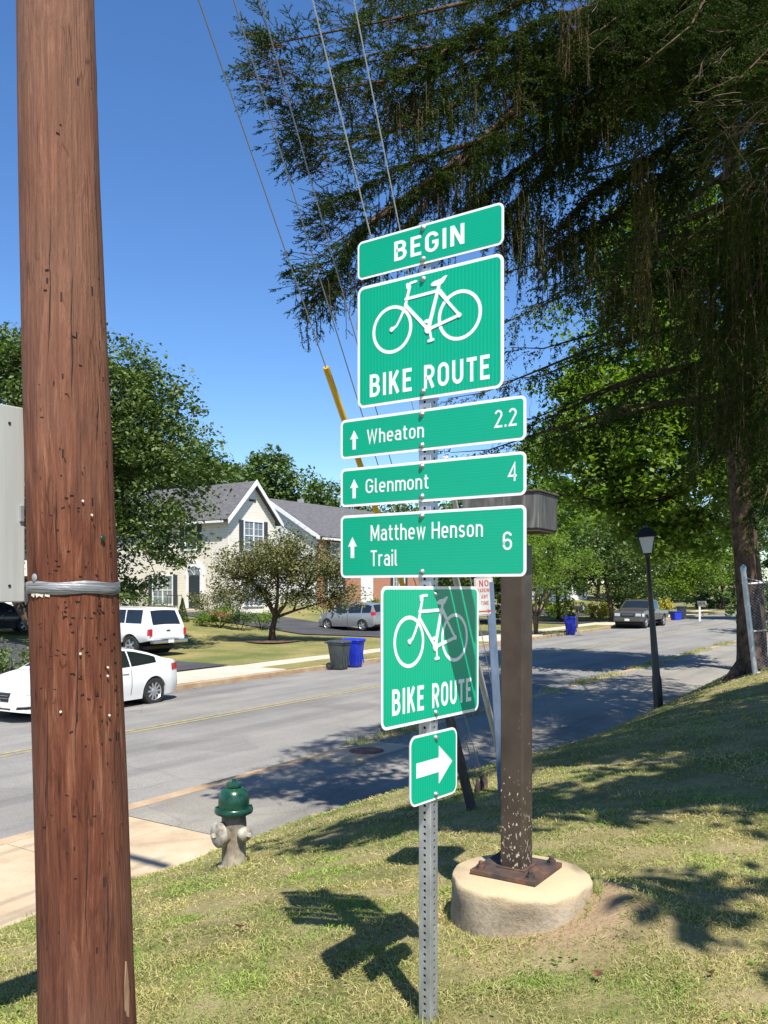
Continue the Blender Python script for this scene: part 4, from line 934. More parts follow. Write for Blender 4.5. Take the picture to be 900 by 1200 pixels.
# ------------------------------------------------------------ vehicles: body lofted from its side profile, wheel arches cut by the profile
def interp(tb, x):
    if x <= tb[0][0]: return tb[0][1]
    for (a, p), (b, q) in zip(tb, tb[1:]):
        if x <= b:
            return p+(q-p)*(x-a)/(b-a)
    return tb[-1][1]
def vehicle(name, label, cat, loc, rz, c, group=None):
    root = thing(name, label, cat, loc, rz, group)
    x0, x1 = c['x']; paint = M[c['paint']]; wh = c['wheels']; wr = c['wr']; ar = wr*c.get('arch', 1.13)
    xs = sorted(set([round(v, 3) for v in np.linspace(x0, x1, 60)]+[round(w_+ar*math.cos(R(a)), 3) for w_ in wh for a in range(0, 181, 12)]+[k[0] for k in c['top']]))
    xs = [v for v in xs if x0 <= v <= x1]
    HW = lambda x: interp(c['hw'], x)
    def zlow(x):
        z = interp(c['low'], x)
        for w_ in wh:
            d = abs(x-w_)
            if d < ar: z = max(z, wr+math.sqrt(ar*ar-d*d)*.98)
        return z
    ztop = lambda x: interp(c['top'], x); zb = lambda x: min(interp(c['belt'], x), ztop(x))
    tum = c.get('tum', .30)
    def side(x, z):            # half width at height z
        h = HW(x); b = zb(x); zs = c.get('sill', .35)
        if z <= b:
            f = (z-zs)/max(.05, b-zs); return h*(1-.06*(1-min(1, max(0, f*2.5)))**2 - .03*max(0, f-.5)**2*4)
        f = min(1, (z-b)/max(.05, c['roof']-b)); return h*(.97)-(tum*h)*f**1.25
    def pt_top(x, u):          # u 0 centre .. 1 edge
        z = ztop(x); e = side(x, z); return (x, e*u, z+c.get('crown', .045)*(1-u*u)-(.0))
    V = []; NR = 0; 
    for x in xs:
        zl = zlow(x); b = zb(x); tp = ztop(x); ring = [(x, 0, zl), (x, HW(x)*.8, zl)]
        for k in range(6): z = zl+(b-zl)*k/5; ring.append((x, side(x, z), z))
        for k in range(1, 5): z = b+(tp-b)*k/4; ring.append((x, side(x, z), z-(0 if k < 4 else .0)))
        for u in (.93, .7, .4, 0): ring.append(pt_top(x, u))
        full = ring+[(a, -y, z) for a, y, z in reversed(ring[1:-1])]; NR = len(full); V += full
    nF = len(xs); Fc = [(i*NR+j, i*NR+(j+1) % NR, (i+1)*NR+(j+1) % NR, (i+1)*NR+j) for i in range(nF-1) for j in range(NR)]
    Fc += [tuple(range(NR-1, -1, -1)), tuple((nF-1)*NR+j for j in range(NR))]
    mb = MB().add(V, Fc); body = mb.build('body', paint, root, smooth=True)
    def side_patch(xa, xb, za, zc, m, nm, parent=None, off=.006, n=8, sides=(1, -1)):
        for sg in sides:
            mb = MB(); vs = []
            for i in range(n+1):
                x = xa+(xb-xa)*i/n; a_ = za(x) if callable(za) else za; b_ = zc(x) if callable(zc) else zc; b_ = max(b_, a_+.004)
                for k in range(4):
                    z = a_+(b_-a_)*k/3; vs.append((x, sg*(side(x, z)+off), z))
            mb.add(vs, [(i*4+k, i*4+k+1, (i+1)*4+k+1, (i+1)*4+k) for i in range(n) for k in range(3)])
            mb.build(nm, m, parent or root, smooth='all')
    for (xa, xb) in c['sidewin']:
        mg = c.get('wm', .045)
        side_patch(xa, xb, lambda x: zb(x)+mg, lambda x: min(c['roof']-.06, ztop(x)-.05), M['cglass'], 'side_window')
    for nm, (xa, xb), ue in c['glass']:
        mb = MB(); vs = []; n = 6
        for i in range(n+1):
            x = xa+(xb-xa)*i/n
            for u in (-ue, -ue*.5, 0, ue*.5, ue):
                p = pt_top(x, abs(u)); vs.append((p[0]+(.012 if xa > 0 else -.012), math.copysign(p[1], u) if u else 0, p[2]+.008))
        mb.add(vs, [(i*5+k, i*5+k+1, (i+1)*5+k+1, (i+1)*5+k) for i in range(n) for k in range(4)]).build(nm, M['cglass'], root, smooth='all')
    for spec in c.get('side', []):
        nm, xa, xb, za, zc, m = spec[:6]; side_patch(xa, xb, za, zc, M[m], nm, off=.009, n=6)
    for nm, cx, cy, cz, dx_, dy_, dz_, m in c.get('boxes', []):
        for sg in ((1, -1) if cy else (1,)):
            MB().box((cx, cy*sg, cz), (dx_, dy_, dz_)).build(nm, M[m], root, bevel=min(dx_, dy_, dz_)*.3)
    for w_ in wh:
        for sg in (1, -1):
            mt = Matrix.Translation((w_, sg*(HW(w_)-.02), wr)) @ Matrix.Rotation(R(-90*sg), 4, 'X')
            tw = .22
            wl = MB().lathe([(wr*.62, -tw), (wr*.94, -tw), (wr, -tw+.03), (wr, -.03), (wr*.95, 0), (wr*.70, .004), (wr*.66, -.02)], 28, mt).build('wheel', M['tyre'], root, smooth=True)
            rm = MB().lathe([(wr*.68, -.03), (wr*.66, -.002), (wr*.60, -.03)], 28, mt)
            rm.build('rim', M['rim'], wl, smooth=True)
            MB().lathe([(wr*.64, -.07), (wr*.6, -.065)], 24, mt).build('brake_recess', M['hole'], wl)
            sp_ = MB(); ns_ = c.get('spokes', 5)
            for k in range(ns_):
                a = 2*math.pi*k/ns_; mm = mt @ Matrix.Rotation(a, 4, 'Z')
                for da in ((-.13, .13) if ns_ <= 6 else (0,)):
                    m5 = mm @ Matrix.Rotation(da, 4, 'Z'); vs = [m5 @ Vector(p) for p in ((wr*.08, -.03, -.02), (wr*.64, -.022, -.012), (wr*.64, .022, -.012), (wr*.08, .03, -.02), (wr*.08, -.03, -.05), (wr*.64, -.022, -.04), (wr*.64, .022, -.04), (wr*.08, .03, -.05))]
                    sp_.add(vs, [(0, 1, 2, 3), (7, 6, 5, 4), (0, 4, 5, 1), (2, 6, 7, 3)])
            sp_.lathe([(wr*.16, -.05), (wr*.16, -.008), (wr*.1, -.002)], 14, mt); sp_.build('spokes', M['rim'], wl)
    # dark wheel housings
    for w_ in wh:
        MB().lathe([(wr*1.05, -HW(w_)*.80), (wr*1.05, HW(w_)*.80)], 20, Matrix.Translation((w_, 0, wr+.02)) @ Matrix.Rotation(R(90), 4, 'X')).build('wheel_housing', M['hole'], root)
    MB().box(((x0+x1)/2, 0, .30), (abs(x1-x0)*.86, HW(0)*1.5, .12)).build('underbody', M['bplast'], root)
    return root, side
def rzdir(dx_, dy_): return math.atan2(dy_, dx_)
# local +x is the front of every vehicle
sedan = dict(x=(-2.38, 2.42), paint='cwhite', wheels=(-1.38, 1.40), wr=.345, spokes=10, roof=1.48, crown=.05,
    top=[(-2.38, .80), (-2.33, 1.02), (-2.1, 1.09), (-1.75, 1.15), (-1.3, 1.30), (-.85, 1.41), (-.3, 1.47), (.2, 1.46), (.55, 1.37), (.95, 1.18), (1.25, 1.03), (1.7, .95), (2.15, .82), (2.34, .68), (2.42, .52)],
    belt=[(-2.38, .78), (-2.1, 1.0), (-1.6, 1.03), (-.8, .98), (.6, .93), (1.3, .91), (2.0, .84), (2.42, .5)], low=[(-2.38, .42), (-2.1, .24), (-1.0, .20), (1.0, .19), (2.1, .20), (2.42, .26)],
    hw=[(-2.38, .66), (-2.28, .80), (-2.0, .89), (-1.3, .92), (0, .92), (1.4, .91), (2.0, .86), (2.25, .74), (2.42, .52)], tum=.27, sill=.30,
    sidewin=[(-1.45, -.62), (-.58, .28), (.32, .92)], glass=[('windshield', (.42, 1.15), .90), ('rear_window', (-1.62, -.72), .88)],
    side=[('headlight', 1.86, 2.30, lambda x: .60+.02*(x-1.9), lambda x: .76-.12*(x-1.9), 'headl'), ('tail_light', -2.34, -1.98, .84, 1.0, 'tail'), ('fog_light', 2.1, 2.36, .30, .36, 'bplast'),
          ('door_line', -.61, -.595, .32, .94, 'hole'), ('door_line', .47, .485, .32, .92, 'hole'), ('door_handle', -.52, -.32, .83, .855, 'chrome'), ('door_handle', .38, .46, .80, .825, 'chrome')],
    boxes=[('grille', 2.385, 0, .56, .10, .84, .20, 'bplast'), ('lower_intake', 2.36, 0, .31, .12, 1.0, .10, 'bplast'), ('grille_bar', 2.44, 0, .60, .012, .80, .014, 'chrome'), ('grille_bar', 2.44, 0, .54, .012, .80, .014, 'chrome'), ('licence_plate', 2.44, 0, .43, .01, .30, .13, 'plate'), ('door_mirror', .72, .98, 1.0, .14, .20, .12, 'cwhite')])
p = P(183, 826, 21.3); zc_ = GZ(p.x, p.y)
hd = Vector((-UX, -UY, 0)); rz = rzdir(hd.x, hd.y)
ctr = Vector((p.x, p.y, 0))+hd*1.38 + Vector((NX, NY, 0))*.92
vehicle('parked_car', 'white four door sedan parked at the far kerb behind the utility pole', 'car', (ctr.x, ctr.y, GZ(*ctr.xy)-.01), rz+R(4), sedan)
truck = dict(x=(-2.85, 2.85), paint='cwhite', wheels=(-1.75, 1.95), wr=.39, spokes=5, roof=1.86, crown=.04, arch=1.22,
    top=[(-2.85, 1.05), (-2.80, 1.13), (-2.52, 1.80), (-2.3, 1.86), (-.5, 1.88), (.6, 1.88), (.95, 1.80), (1.45, 1.28), (1.6, 1.22), (2.5, 1.12), (2.78, 1.0), (2.85, .8)],
    belt=[(-2.85, 1.04), (-2.8, 1.10), (1.5, 1.16), (2.6, 1.05), (2.85, .8)], low=[(-2.85, .62), (-2.3, .52), (2.85, .45)],
    hw=[(-2.85, .90), (-2.75, .97), (-.8, 1.0), (1.0, .98), (2.5, .96), (2.75, .88), (2.85, .78)], tum=.14, sill=.55,
    sidewin=[(-2.35, -1.48), (-1.42, -.55), (-.25, .42), (.46, 1.0)], wm=.16, glass=[('windshield', (.98, 1.44), .9), ('cap_rear_window', (-2.775, -2.545), .80)],
    side=[('tail_light', -2.84, -2.72, .80, 1.05, 'tail'), ('door_line', -.42, -.40, .6, 1.15, 'hole'), ('door_line', .42, .44, .6, 1.15, 'hole')],
    boxes=[('rear_bumper', -2.93, 0, .56, .18, 1.9, .16, 'chrome'), ('tail_light', -2.86, .91, .93, .04, .13, .27, 'tail'), ('bumper_step', -2.96, 0, .63, .14, .9, .03, 'bplast'), ('licence_plate', -3.03, 0, .56, .01, .3, .13, 'plate'), ('tailgate_handle', -2.87, 0, .98, .02, .2, .05, 'bplast'), ('tailgate', -2.858, 0, .86, .02, 1.56, .36, 'cwhite'), ('door_mirror', 1.0, 1.08, 1.2, .12, .2, .2, 'bplast')])
p = P(190, 762, 33.6); n_ = Vector((NX, NY, 0)); ctr = Vector((p.x, p.y, 0))+n_*2.9+Vector((UX, UY, 0))*.2
vehicle('pickup_truck', 'white pickup truck with a white bed cap nosed into the driveway', 'truck', (ctr.x, ctr.y, GZ(*ctr.xy)+.05), rzdir(NX, NY)+R(3), truck)
van = dict(x=(-2.15, 2.15), paint='csilver', wheels=(-1.28, 1.30), wr=.33, spokes=5, roof=1.6, crown=.05,
    top=[(-2.15, .80), (-2.10, 1.08), (-1.85, 1.50), (-1.6, 1.57), (-.4, 1.62), (.3, 1.58), (.75, 1.42), (1.35, 1.05), (1.7, .97), (2.05, .82), (2.15, .6)],
    belt=[(-2.15, .78), (-2.1, 1.03), (.5, .96), (1.5, .92), (2.15, .58)], low=[(-2.15, .40), (-1.9, .24), (1.9, .22), (2.15, .3)],
    hw=[(-2.15, .70), (-2.05, .82), (-1.3, .88), (1.3, .88), (1.9, .80), (2.15, .58)], tum=.22, sill=.3,
    sidewin=[(-1.85, -1.25), (-1.18, -.28), (-.2, .62)], glass=[('windshield', (.68, 1.30), .88), ('rear_window', (-2.10, -1.86), .84)],
    side=[('tail_light', -2.14, -1.88, .92, 1.12, 'tail'), ('headlight', 1.75, 2.05, .66, .80, 'headl'), ('door_line', -.24, -.22, .35, .96, 'hole')],
    boxes=[('rear_bumper', -2.14, 0, .48, .10, 1.5, .2, 'csilver'), ('licence_plate', -2.17, 0, .86, .01, .3, .13, 'plate'), ('door_mirror', .8, .93, 1.02, .12, .16, .12, 'csilver')])
p = P(424, 737, 49.5); ctr = Vector((p.x, p.y, 0))+n_*1.28+Vector((UX, UY, 0))*.88
vehicle('parked_car', 'silver hatchback standing in the driveway of the brick house', 'car', (ctr.x, ctr.y, GZ(*ctr.xy)+.05), rzdir(NX, NY), van)
black = dict(sedan); black['paint'] = 'cblack'; black['boxes'] = [b_ for b_ in sedan['boxes'] if b_[0] != 'door_mirror']+[('door_mirror', .72, .98, 1.0, .14, .20, .12, 'cblack')]; black['spokes'] = 5
p = P(30, 752, 39.5); hd2 = Vector((UX, UY, 0)).normalized(); rz2 = R(35)
ctr = Vector((p.x, p.y, 0))-Vector((math.cos(rz2), math.sin(rz2), 0))*1.4+Vector((-math.sin(rz2), math.cos(rz2), 0))*.9
vehicle('parked_car', 'black low car on the left driveway under the leaning tree trunk', 'car', (ctr.x, ctr.y, GZ(*ctr.xy)+.03), rz2, black)
grey = dict(truck); grey['paint'] = 'cgrey'
grey['top'] = [(-2.75, 1.0), (-2.7, 1.06), (-.75, 1.08), (-.68, 1.55), (-.5, 1.74), (.5, 1.76), (.75, 1.70), (1.35, 1.22), (1.6, 1.14), (2.5, 1.06), (2.68, .95), (2.75, .7)]
grey['x'] = (-2.75, 2.75); grey['roof'] = 1.76; grey['sidewin'] = [(-.45, .30), (.36, .85)]; grey['glass'] = [('windshield', (.80, 1.32), .9)]; grey['wm'] = .04
grey['side'] = [('headlight', 2.45, 2.68, .74, .93, 'headl'), ('door_line', -.6, -.58, .5, 1.05, 'hole')]
grey['boxes'] = [('grille', 2.72, 0, .84, .10, .85, .2, 'bplast'), ('grille_surround', 2.765, 0, .85, .03, .7, .05, 'chrome'), ('front_bumper', 2.75, 0, .52, .2, 1.75, .2, 'cgrey'), ('headlight', 2.72, .66, .84, .10, .34, .18, 'headl'), ('licence_plate', 2.86, 0, .54, .01, .3, .14, 'plate'), ('door_mirror', .95, 1.08, 1.12, .12, .2, .18, 'bplast')]
p = P(751, 733, 54.5); hd = Vector((-UX, -UY, 0)); ctr = Vector(W(54.4, 17.25)).to_3d()
s_, t_ = ST(p.x, p.y); ctr = Vector((*W(s_+1.0, 17.35), 0))
vehicle('pickup_truck', 'dark grey pickup truck facing us at the far kerb past the lamp', 'truck', (ctr.x, ctr.y, GZ(*ctr.xy)), rzdir(-UX, -UY), grey)

# ------------------------------------------------------------ wheeled bins
def bin_(label, loc, rz, m, h=1.05, grp='wheeled rubbish and recycling bins at the kerb'):
    r_ = thing('wheeled_bin', label, 'bin', loc, rz, grp); k = h/1.05
    def ring(w_, d_, z, oy=0, r=.05): return [(x*k, (y+oy)*k, z*k) for x, y in rrect(w_, d_, r, 3)]
    lv_ = [(.42, .44, .03, 0), (.44, .46, .06, 0), (.56, .64, .90, .03), (.60, .70, .905, .03), (.60, .70, .95, .03)]
    vs = []; n = 16
    for a in lv_: vs += ring(*a)
    mb = MB().add(vs, [(i*n+j, i*n+(j+1) % n, (i+1)*n+(j+1) % n, (i+1)*n+j) for i in range(len(lv_)-1) for j in range(n)]+[tuple(range(n-1, -1, -1)), tuple((len(lv_)-1)*n+j for j in range(n))])
    mb.build('body', M[m], r_, smooth=True)
    lv_ = [(.62, .74, .955, .03), (.64, .76, .975, .03), (.60, .72, 1.01, .03), (.45, .52, 1.045, .03)]; vs = []
    for a in lv_: vs += ring(*a)
    MB().add(vs, [(i*n+j, i*n+(j+1) % n, (i+1)*n+(j+1) % n, (i+1)*n+j) for i in range(3) for j in range(n)]+[tuple(range(n-1, -1, -1)), tuple(3*n+j for j in range(n))]).build('lid', M[m], r_, smooth=True)
    MB().tube([(-.24*k, .44*k, .93*k), (-.24*k, .49*k, .95*k), (.24*k, .49*k, .95*k), (.24*k, .44*k, .93*k)], .016*k, 8).build('handle', M[m], r_, smooth=True)
    for sg in (1, -1):
        MB().lathe([(.05, -.03), (.13, -.03), (.13, .03), (.05, .03)], 20, Matrix.Translation((sg*.26*k, .26*k, .13*k)) @ Matrix.Rotation(R(90), 4, 'Y') @ Matrix.Scale(k, 4)).build('wheel', M['bplast'], r_, smooth=True)
        MB().lathe([(.055, -.034), (.055, .034)], 12, Matrix.Translation((sg*.26*k, .26*k, .13*k)) @ Matrix.Rotation(R(90), 4, 'Y') @ Matrix.Scale(k, 4)).build('hub', M[m], r_)
    for sg in (-.16, 0, .16): MB().box((sg*k, -.26*k, .5*k), (.03*k, .03*k, .7*k), rx=R(-8)).build('rib', M[m], r_)
    return r_
rb = math.atan2(UY, UX)
s_, t_ = 25.9, 18.0
def on_road(px, py, Y): p = P(px, py, Y); return (p.x, p.y, GZ(p.x, p.y)+.005)
bin_('dark grey wheeled bin standing at the far kerb left of its blue neighbour', on_road(398, 786, 29.6), R(58), 'bing', 1.02)
bin_('bright blue wheeled bin at the far kerb right beside the dark grey one', on_road(415, 783, 30.4), R(64), 'binb', 1.03)
bin_('blue wheeled bin alone on the kerb in front of the trees', on_road(669, 742, 48.0), R(70), 'binb', 1.03)
bin_('dark wheeled bin on the far verge beyond the grey pickup', on_road(799, 727, 66.0), R(60), 'bing', 1.05)
q = on_road(792, 727.5, 65.0); cr = thing('recycling_crate', 'low bright blue recycling crate beyond the grey pickup truck', 'crate', q, R(30))
MB().prism([(-.33, 0), (.33, 0), (.40, .62), (-.40, .62)], -.25, .25).build('box', M['binb'], cr, bevel=.02); MB().box((0, 0, .63), (.86, .58, .05)).build('rim', M['binb'], cr, bevel=.01)
# mailboxes
def mailbox(label, px, py, Y, h, m1, m2):
    q = on_road(px, py, Y); r_ = thing('mailbox', label, 'mailbox', q, R(56), 'mailboxes')
    MB().box((0, 0, h/2-.1), (.11, .11, h+.2)).box((0, -.12, h-.06), (.07, .45, .06)).build('post', M[m1], r_)
    MB().prism([(-.11, 0), (.11, 0), (.11, .16)]+[(.11*math.cos(R(a)), .16+.11*math.sin(R(a))) for a in range(20, 180, 20)]+[(-.11, .16)], -.42, .16).build('box', M[m2], r_, loc=(0, 0, h), smooth=True)
    MB().prism([(-.10, .01), (.10, .01), (.10, .16)]+[(.10*math.cos(R(a)), .16+.10*math.sin(R(a))) for a in range(20, 180, 20)]+[(-.10, .16)], -.435, -.421).build('door', M['alu'], r_, loc=(0, 0, h))
mailbox('grey mailbox on a white post at the far end of the street', 820, 724, 62, 1.2, 'white', 'boxgrey')
mailbox('dark mailbox on a post behind the lone blue bin', 676, 734, 52.5, 1.1, 'stake', 'bplast')

# ------------------------------------------------------------ houses (local x = along the street (u), local y = away from the street (n))
HR = math.atan2(UY, UX)
def house(name, label, cpx, Y, L, D, ez, ridge, ax, wm, m4=None, back=0):
    x = (cpx-450)/F*Y; g = GZ(x, Y)
    r_ = thing(name, label, 'house', (x, Y, g-.15), HR)
    return r_, g-.15
def window(parent, x, z, w_, h_, wall='front', shut=True, mullions=2, y=0.0, D=0):
    """wall front: plane y=0 facing -y. wall side: plane x=0 facing -x (x = position along +y)"""
    rot = (0, 0, 0) if wall == 'front' else (0, 0, R(-90)); loc = (x, 0, z) if wall == 'front' else (0, x, z)
    # after -90 deg turn, local +x runs to -y
    f = MB().box((0, -.03, h_/2+.05), (w_+.18, .07, .10)).box((0, -.03, -h_/2-.05), (w_+.24, .10, .10)).box((-w_/2-.045, -.03, 0), (.09, .07, h_)).box((w_/2+.045, -.03, 0), (.09, .07, h_))
    o = f.build('window', M['white'], parent, loc=loc, rot=rot)
    MB().box((0, -.012, 0), (w_, .02, h_)).build('pane', M['winglass'], o)
    mm = MB()
    for k in range(1, mullions): mm.box((-w_/2+w_*k/mullions, -.037, 0), (.10, .028, h_))
    mm.box((0, -.036, 0), (w_, .03, .06)); 
    for k in range(mullions):
        c0 = -w_/2+w_*(k+.5)/mullions; mm.box((c0, -.028, 0), (.025, .014, h_))
    for zz in (-h_/4, h_/4): mm.box((0, -.027, zz), (w_, .013, .025))
    mm.build('muntins', M['white'], o)
    if shut:
        for sg in (1, -1):
            MB().box((sg*(w_/2+.30), -.03, 0), (.38, .05, h_+.15)).build('shutter', M['shutter'], o)
    return o
def wall_poly(mb, poly, axis, c0, c1):  # polygon (a,z) prism
    n = len(poly)
    if axis == 'x': vs = [(a, c0, z) for a, z in poly]+[(a, c1, z) for a, z in poly]
    else: vs = [(c0, a, z) for a, z in poly]+[(c1, a, z) for a, z in poly]
    return mb.add(vs, [tuple(range(n)), tuple(range(2*n-1, n-1, -1))]+[(i, n+i, n+(i+1) % n, (i+1) % n) for i in range(n)])
def roof_slab(mb, e0, e1, r1, r0, th=.18):
    e0, e1, r1, r0 = map(Vector, (e0, e1, r1, r0)); nn = (e1-e0).cross(r0-e0).normalized()
    if nn.z < 0: nn = -nn
    vs = [e0, e1, r1, r0]+[v+nn*th for v in (e0, e1, r1, r0)]
    return mb.add(vs, [(3, 2, 1, 0), (4, 5, 6, 7), (0, 1, 5, 4), (1, 2, 6, 5), (2, 3, 7, 6), (3, 0, 4, 7)])
# cream house: gable towards the street, entrance in its long left wall
YH = 55.0; h1, g1 = house('house', 'cream sided two storey house with a front gable and an arched door', 267.5, YH, 0, 0, 0, 0, 0, 0)
EZ = EYE+.0850*YH-g1-.0; Wd = 4.5; Dp = 15.0; RH = 2.30
mb = MB(); wall_poly(mb, [(0, -.3), (Wd, -.3), (Wd, EZ), (Wd/2, EZ+RH), (0, EZ)], 'x', 0, Dp); mb.build('wall', M['cream'], h1)
ov = .38; sl = RH/(Wd/2)
mb = MB(); roof_slab(mb, (-ov, -ov, EZ-ov*sl+.05), (-ov, Dp, EZ-ov*sl+.05), (Wd/2, Dp, EZ+RH+.05), (Wd/2, -ov, EZ+RH+.05))
roof_slab(mb, (Wd+ov, -ov, EZ-ov*sl+.05), (Wd+ov, Dp, EZ-ov*sl+.05), (Wd/2+.001, Dp, EZ+RH+.05), (Wd/2+.001, -ov, EZ+RH+.05)); rf = mb.build('roof', M['roof'], h1)
mb = MB()
for sg in (0, 1):
    xa = -ov-.03 if not sg else Wd+ov+.03
    vs = [(xa, -ov-.06, EZ-ov*sl-.12), (Wd/2, -ov-.06, EZ+RH-.10), (Wd/2, -ov-.06, EZ+RH+.26), (xa, -ov-.06, EZ-ov*sl+.20)]
    vs += [(x, -ov-.005, z) for x, y, z in vs]
    if sg: vs = [(x, y-.004, z) for x, y, z in vs]
    mb.add(vs, [(0, 1, 2, 3), (7, 6, 5, 4), (0, 4, 5, 1), (1, 5, 6, 2), (2, 6, 7, 3), (3, 7, 4, 0)])
mb.build('bargeboard', M['white'], rf)
MB().box((-ov-.06, Dp/2, EZ-ov*sl+.05), (.12, Dp, .14)).build('gutter', M['white'], rf)
MB().box((0, -.02, EZ/2), (.14, .03, EZ)).box((-.02, .0, EZ/2), (.03, .14, EZ-.02)).build('corner_trim', M['cream'], h1)
window(h1, Wd/2+.1, EZ-1.15, 1.75, 1.85, 'front', True, 2)
MB().prism([(-.32, 0), (.32, 0), (.32, .12), (-.32, .12)], -.05, 0).build('vent', M['shutter'], h1, loc=(Wd/2, 0, EZ+1.15))
MB().prism([(-.26, .2), (.26, .2), (0, .95)], -.04, 0).build('gable_trim', M['white'], h1, loc=(Wd/2, 0, EZ+1.3))
window(h1, Wd/2+.1, 1.6, 1.75, 1.7, 'front', False, 2)
# side wall openings: position along y from pixel
def ypos(px): 
    k = (px-450)/F; x0, y0 = h1.location.x, h1.location.y; return (k*y0-x0)/(NX-k*NY)
dy_ = ypos(228.5)
dz0 = .55
dr_ = MB().box((0, -.06, 1.07), (1.0, .06, 2.14)).build('door', M['door'], h1, loc=(0, dy_, dz0), rot=(0, 0, R(-90)))
fa = [(.56*math.cos(R(a)), .56*math.sin(R(a))) for a in range(0, 181, 15)]
MB().prism(fa, -.07, -.03).build('fanlight', M['winglass'], dr_, loc=(0, 0, 2.2))
fr = MB()
for a in range(0, 180, 15):
    p_, q_ = [( .58*math.cos(R(v)), .58*math.sin(R(v))) for v in (a, a+15)]; P_, Q_ = [(.88*math.cos(R(v)), .88*math.sin(R(v))) for v in (a, a+15)]
    fr.prism([p_, q_, Q_, P_], -.10, -.0)
for a in (45, 90, 135): fr.prism([(.0, 0), (.02, 0), (.56*math.cos(R(a))+.02, .56*math.sin(R(a))), (.56*math.cos(R(a)), .56*math.sin(R(a)))], -.085, -.07)
fr.build('arch_trim', M['white'], dr_, loc=(0, 0, 2.2))
MB().box((-.68, -.05, 1.1), (.26, .1, 2.2)).box((.68, -.05, 1.1), (.26, .1, 2.2)).build('door_frame', M['white'], dr_)
MB().box((-.38, -.11, 1.0), (.05, .05, .12)).build('handle', M['chrome'], dr_)
MB().box((-.7, dy_, .25), (1.5, 2.4, .5)).build('stoop', M['conc2'], h1); MB().box((-1.65, dy_, .12), (.4, 1.8, .24)).build('step', M['conc2'], h1)
rl = MB()
for k in range(5): rl.tube([(-.2-.3*k, dy_+1.1, .5), (-.2-.3*k, dy_+1.1, 1.4)], .018, 5)
rl.tube([(-.1, dy_+1.1, 1.4), (-1.5, dy_+1.1, 1.4)], .022, 5).build('railing', M['black'], h1)
window(h1, ypos(224), EZ-1.15, 1.0, 1.75, 'side', True, 1); window(h1, ypos(191), 1.75, 1.9, 1.9, 'side', True, 2)
window(h1, ypos(186), EZ-1.15, 1.0, 1.75, 'side', True, 1)
# brick house: ridge along the street, white gable end facing the cream house
YB = 66.0; h2, g2 = house('house', 'red brick townhouse with dark shutters and a white sided gable end', 372, YB, 0, 0, 0, 0, 0, 0)
E2 = EYE+.062*YB-g2; D2 = 10.2; R2 = 3.0; L2 = 17
mb = MB(); wall_poly(mb, [(0, -.3), (D2, -.3), (D2, E2), (D2/2, E2+R2), (0, E2)], 'y', 0, .25); mb.build('gable_wall', M['wsiding'], h2)
MB().box((L2/2+.13, D2/2, E2/2-.15), (L2-.25, D2-.01, E2+.3)).build('wall', M['brick'], h2)
MB().box((.12, -.10, E2/2-.15), (.40, .21, E2+.28)).build('brick_corner', M['brick'], h2)
mb = MB(); s2 = R2/(D2/2)
roof_slab(mb, (-.3, -.45, E2-.45*s2+.06), (L2, -.45, E2-.45*s2+.06), (L2, D2/2, E2+R2+.06), (-.3, D2/2, E2+R2+.06)); roof_slab(mb, (-.3, D2+.45, E2-.45*s2+.06), (L2, D2+.45, E2-.45*s2+.06), (L2, D2/2+.001, E2+R2+.06), (-.3, D2/2+.001, E2+R2+.06))
rf2 = mb.build('roof', M['roof'], h2)
vs = [(-.36, -.50, E2-.45*s2-.12), (-.36, D2/2, E2+R2-.08), (-.36, D2/2, E2+R2+.26), (-.36, -.50, E2-.45*s2+.22)]; vs += [(x+.055, y, z) for x, y, z in vs]
MB().add(vs, [(0, 1, 2, 3), (7, 6, 5, 4), (0, 4, 5, 1), (1, 5, 6, 2), (2, 6, 7, 3), (3, 7, 4, 0)]).build('bargeboard', M['white'], rf2)
MB().box((L2/2, -.5, E2-.45*s2+.05), (L2, .14, .16)).build('gutter', M['white'], rf2); MB().box((4.6, D2/2+.4, E2+R2+.1), (.4, .4, .9)).build('chimney_pipe', M['alu'], rf2)
for xx in (2.2, 6.2, 10.2, 14): window(h2, xx, E2-1.35, 1.0, 1.7, 'front', True, 1)
for xx in (2.2, 11.5): window(h2, xx, 1.7, 1.7, 1.7, 'front', True, 2)
d2 = MB().box((6.6, -.04, 1.35), (1.0, .06, 2.1)).build('door', M['white'], h2); MB().box((6.6, -.03, 2.6), (1.7, .05, .4)).box((5.9, -.03, 1.2), (.3, .05, 2.4)).box((7.3, -.03, 1.2), (.3, .05, 2.4)).build('door_frame', M['white'], d2)
# partly hidden houses: one far left behind the black car, two beyond the street trees
def plain_house(label, px, Y, w_, d_, h_, wm, rm='roof', wins=3, rz=HR, g=None):
    x = (px-450)/F*Y; g = GZ(x, Y)-.2; r_ = thing('house', label, 'house', (x, Y, g), rz)
    mb = MB(); wall_poly(mb, [(0, -.3), (d_, -.3), (d_, h_), (d_/2, h_+2.6), (0, h_)], 'y', 0, w_); mb.build('wall', M[wm], r_)
    mb = MB(); s_ = 2.6/(d_/2); roof_slab(mb, (-.3, -.4, h_-.4*s_+.05), (w_+.3, -.4, h_-.4*s_+.05), (w_+.3, d_/2, h_+2.65), (-.3, d_/2, h_+2.65)); roof_slab(mb, (-.3, d_+.4, h_-.4*s_+.05), (w_+.3, d_+.4, h_-.4*s_+.05), (w_+.3, d_/2+.001, h_+2.65), (-.3, d_/2+.001, h_+2.65)); mb.build('roof', M[rm], r_)
    for k in range(wins):
        for zz in (1.6, h_-1.3): window(r_, w_*(k+.5)/wins, zz, 1.1, 1.4, 'front', True, 1)
    d_o = MB().box((w_/2+1.2, -.03, 1.2), (.95, .05, 2.1)).build('door', M['white'], r_); return r_
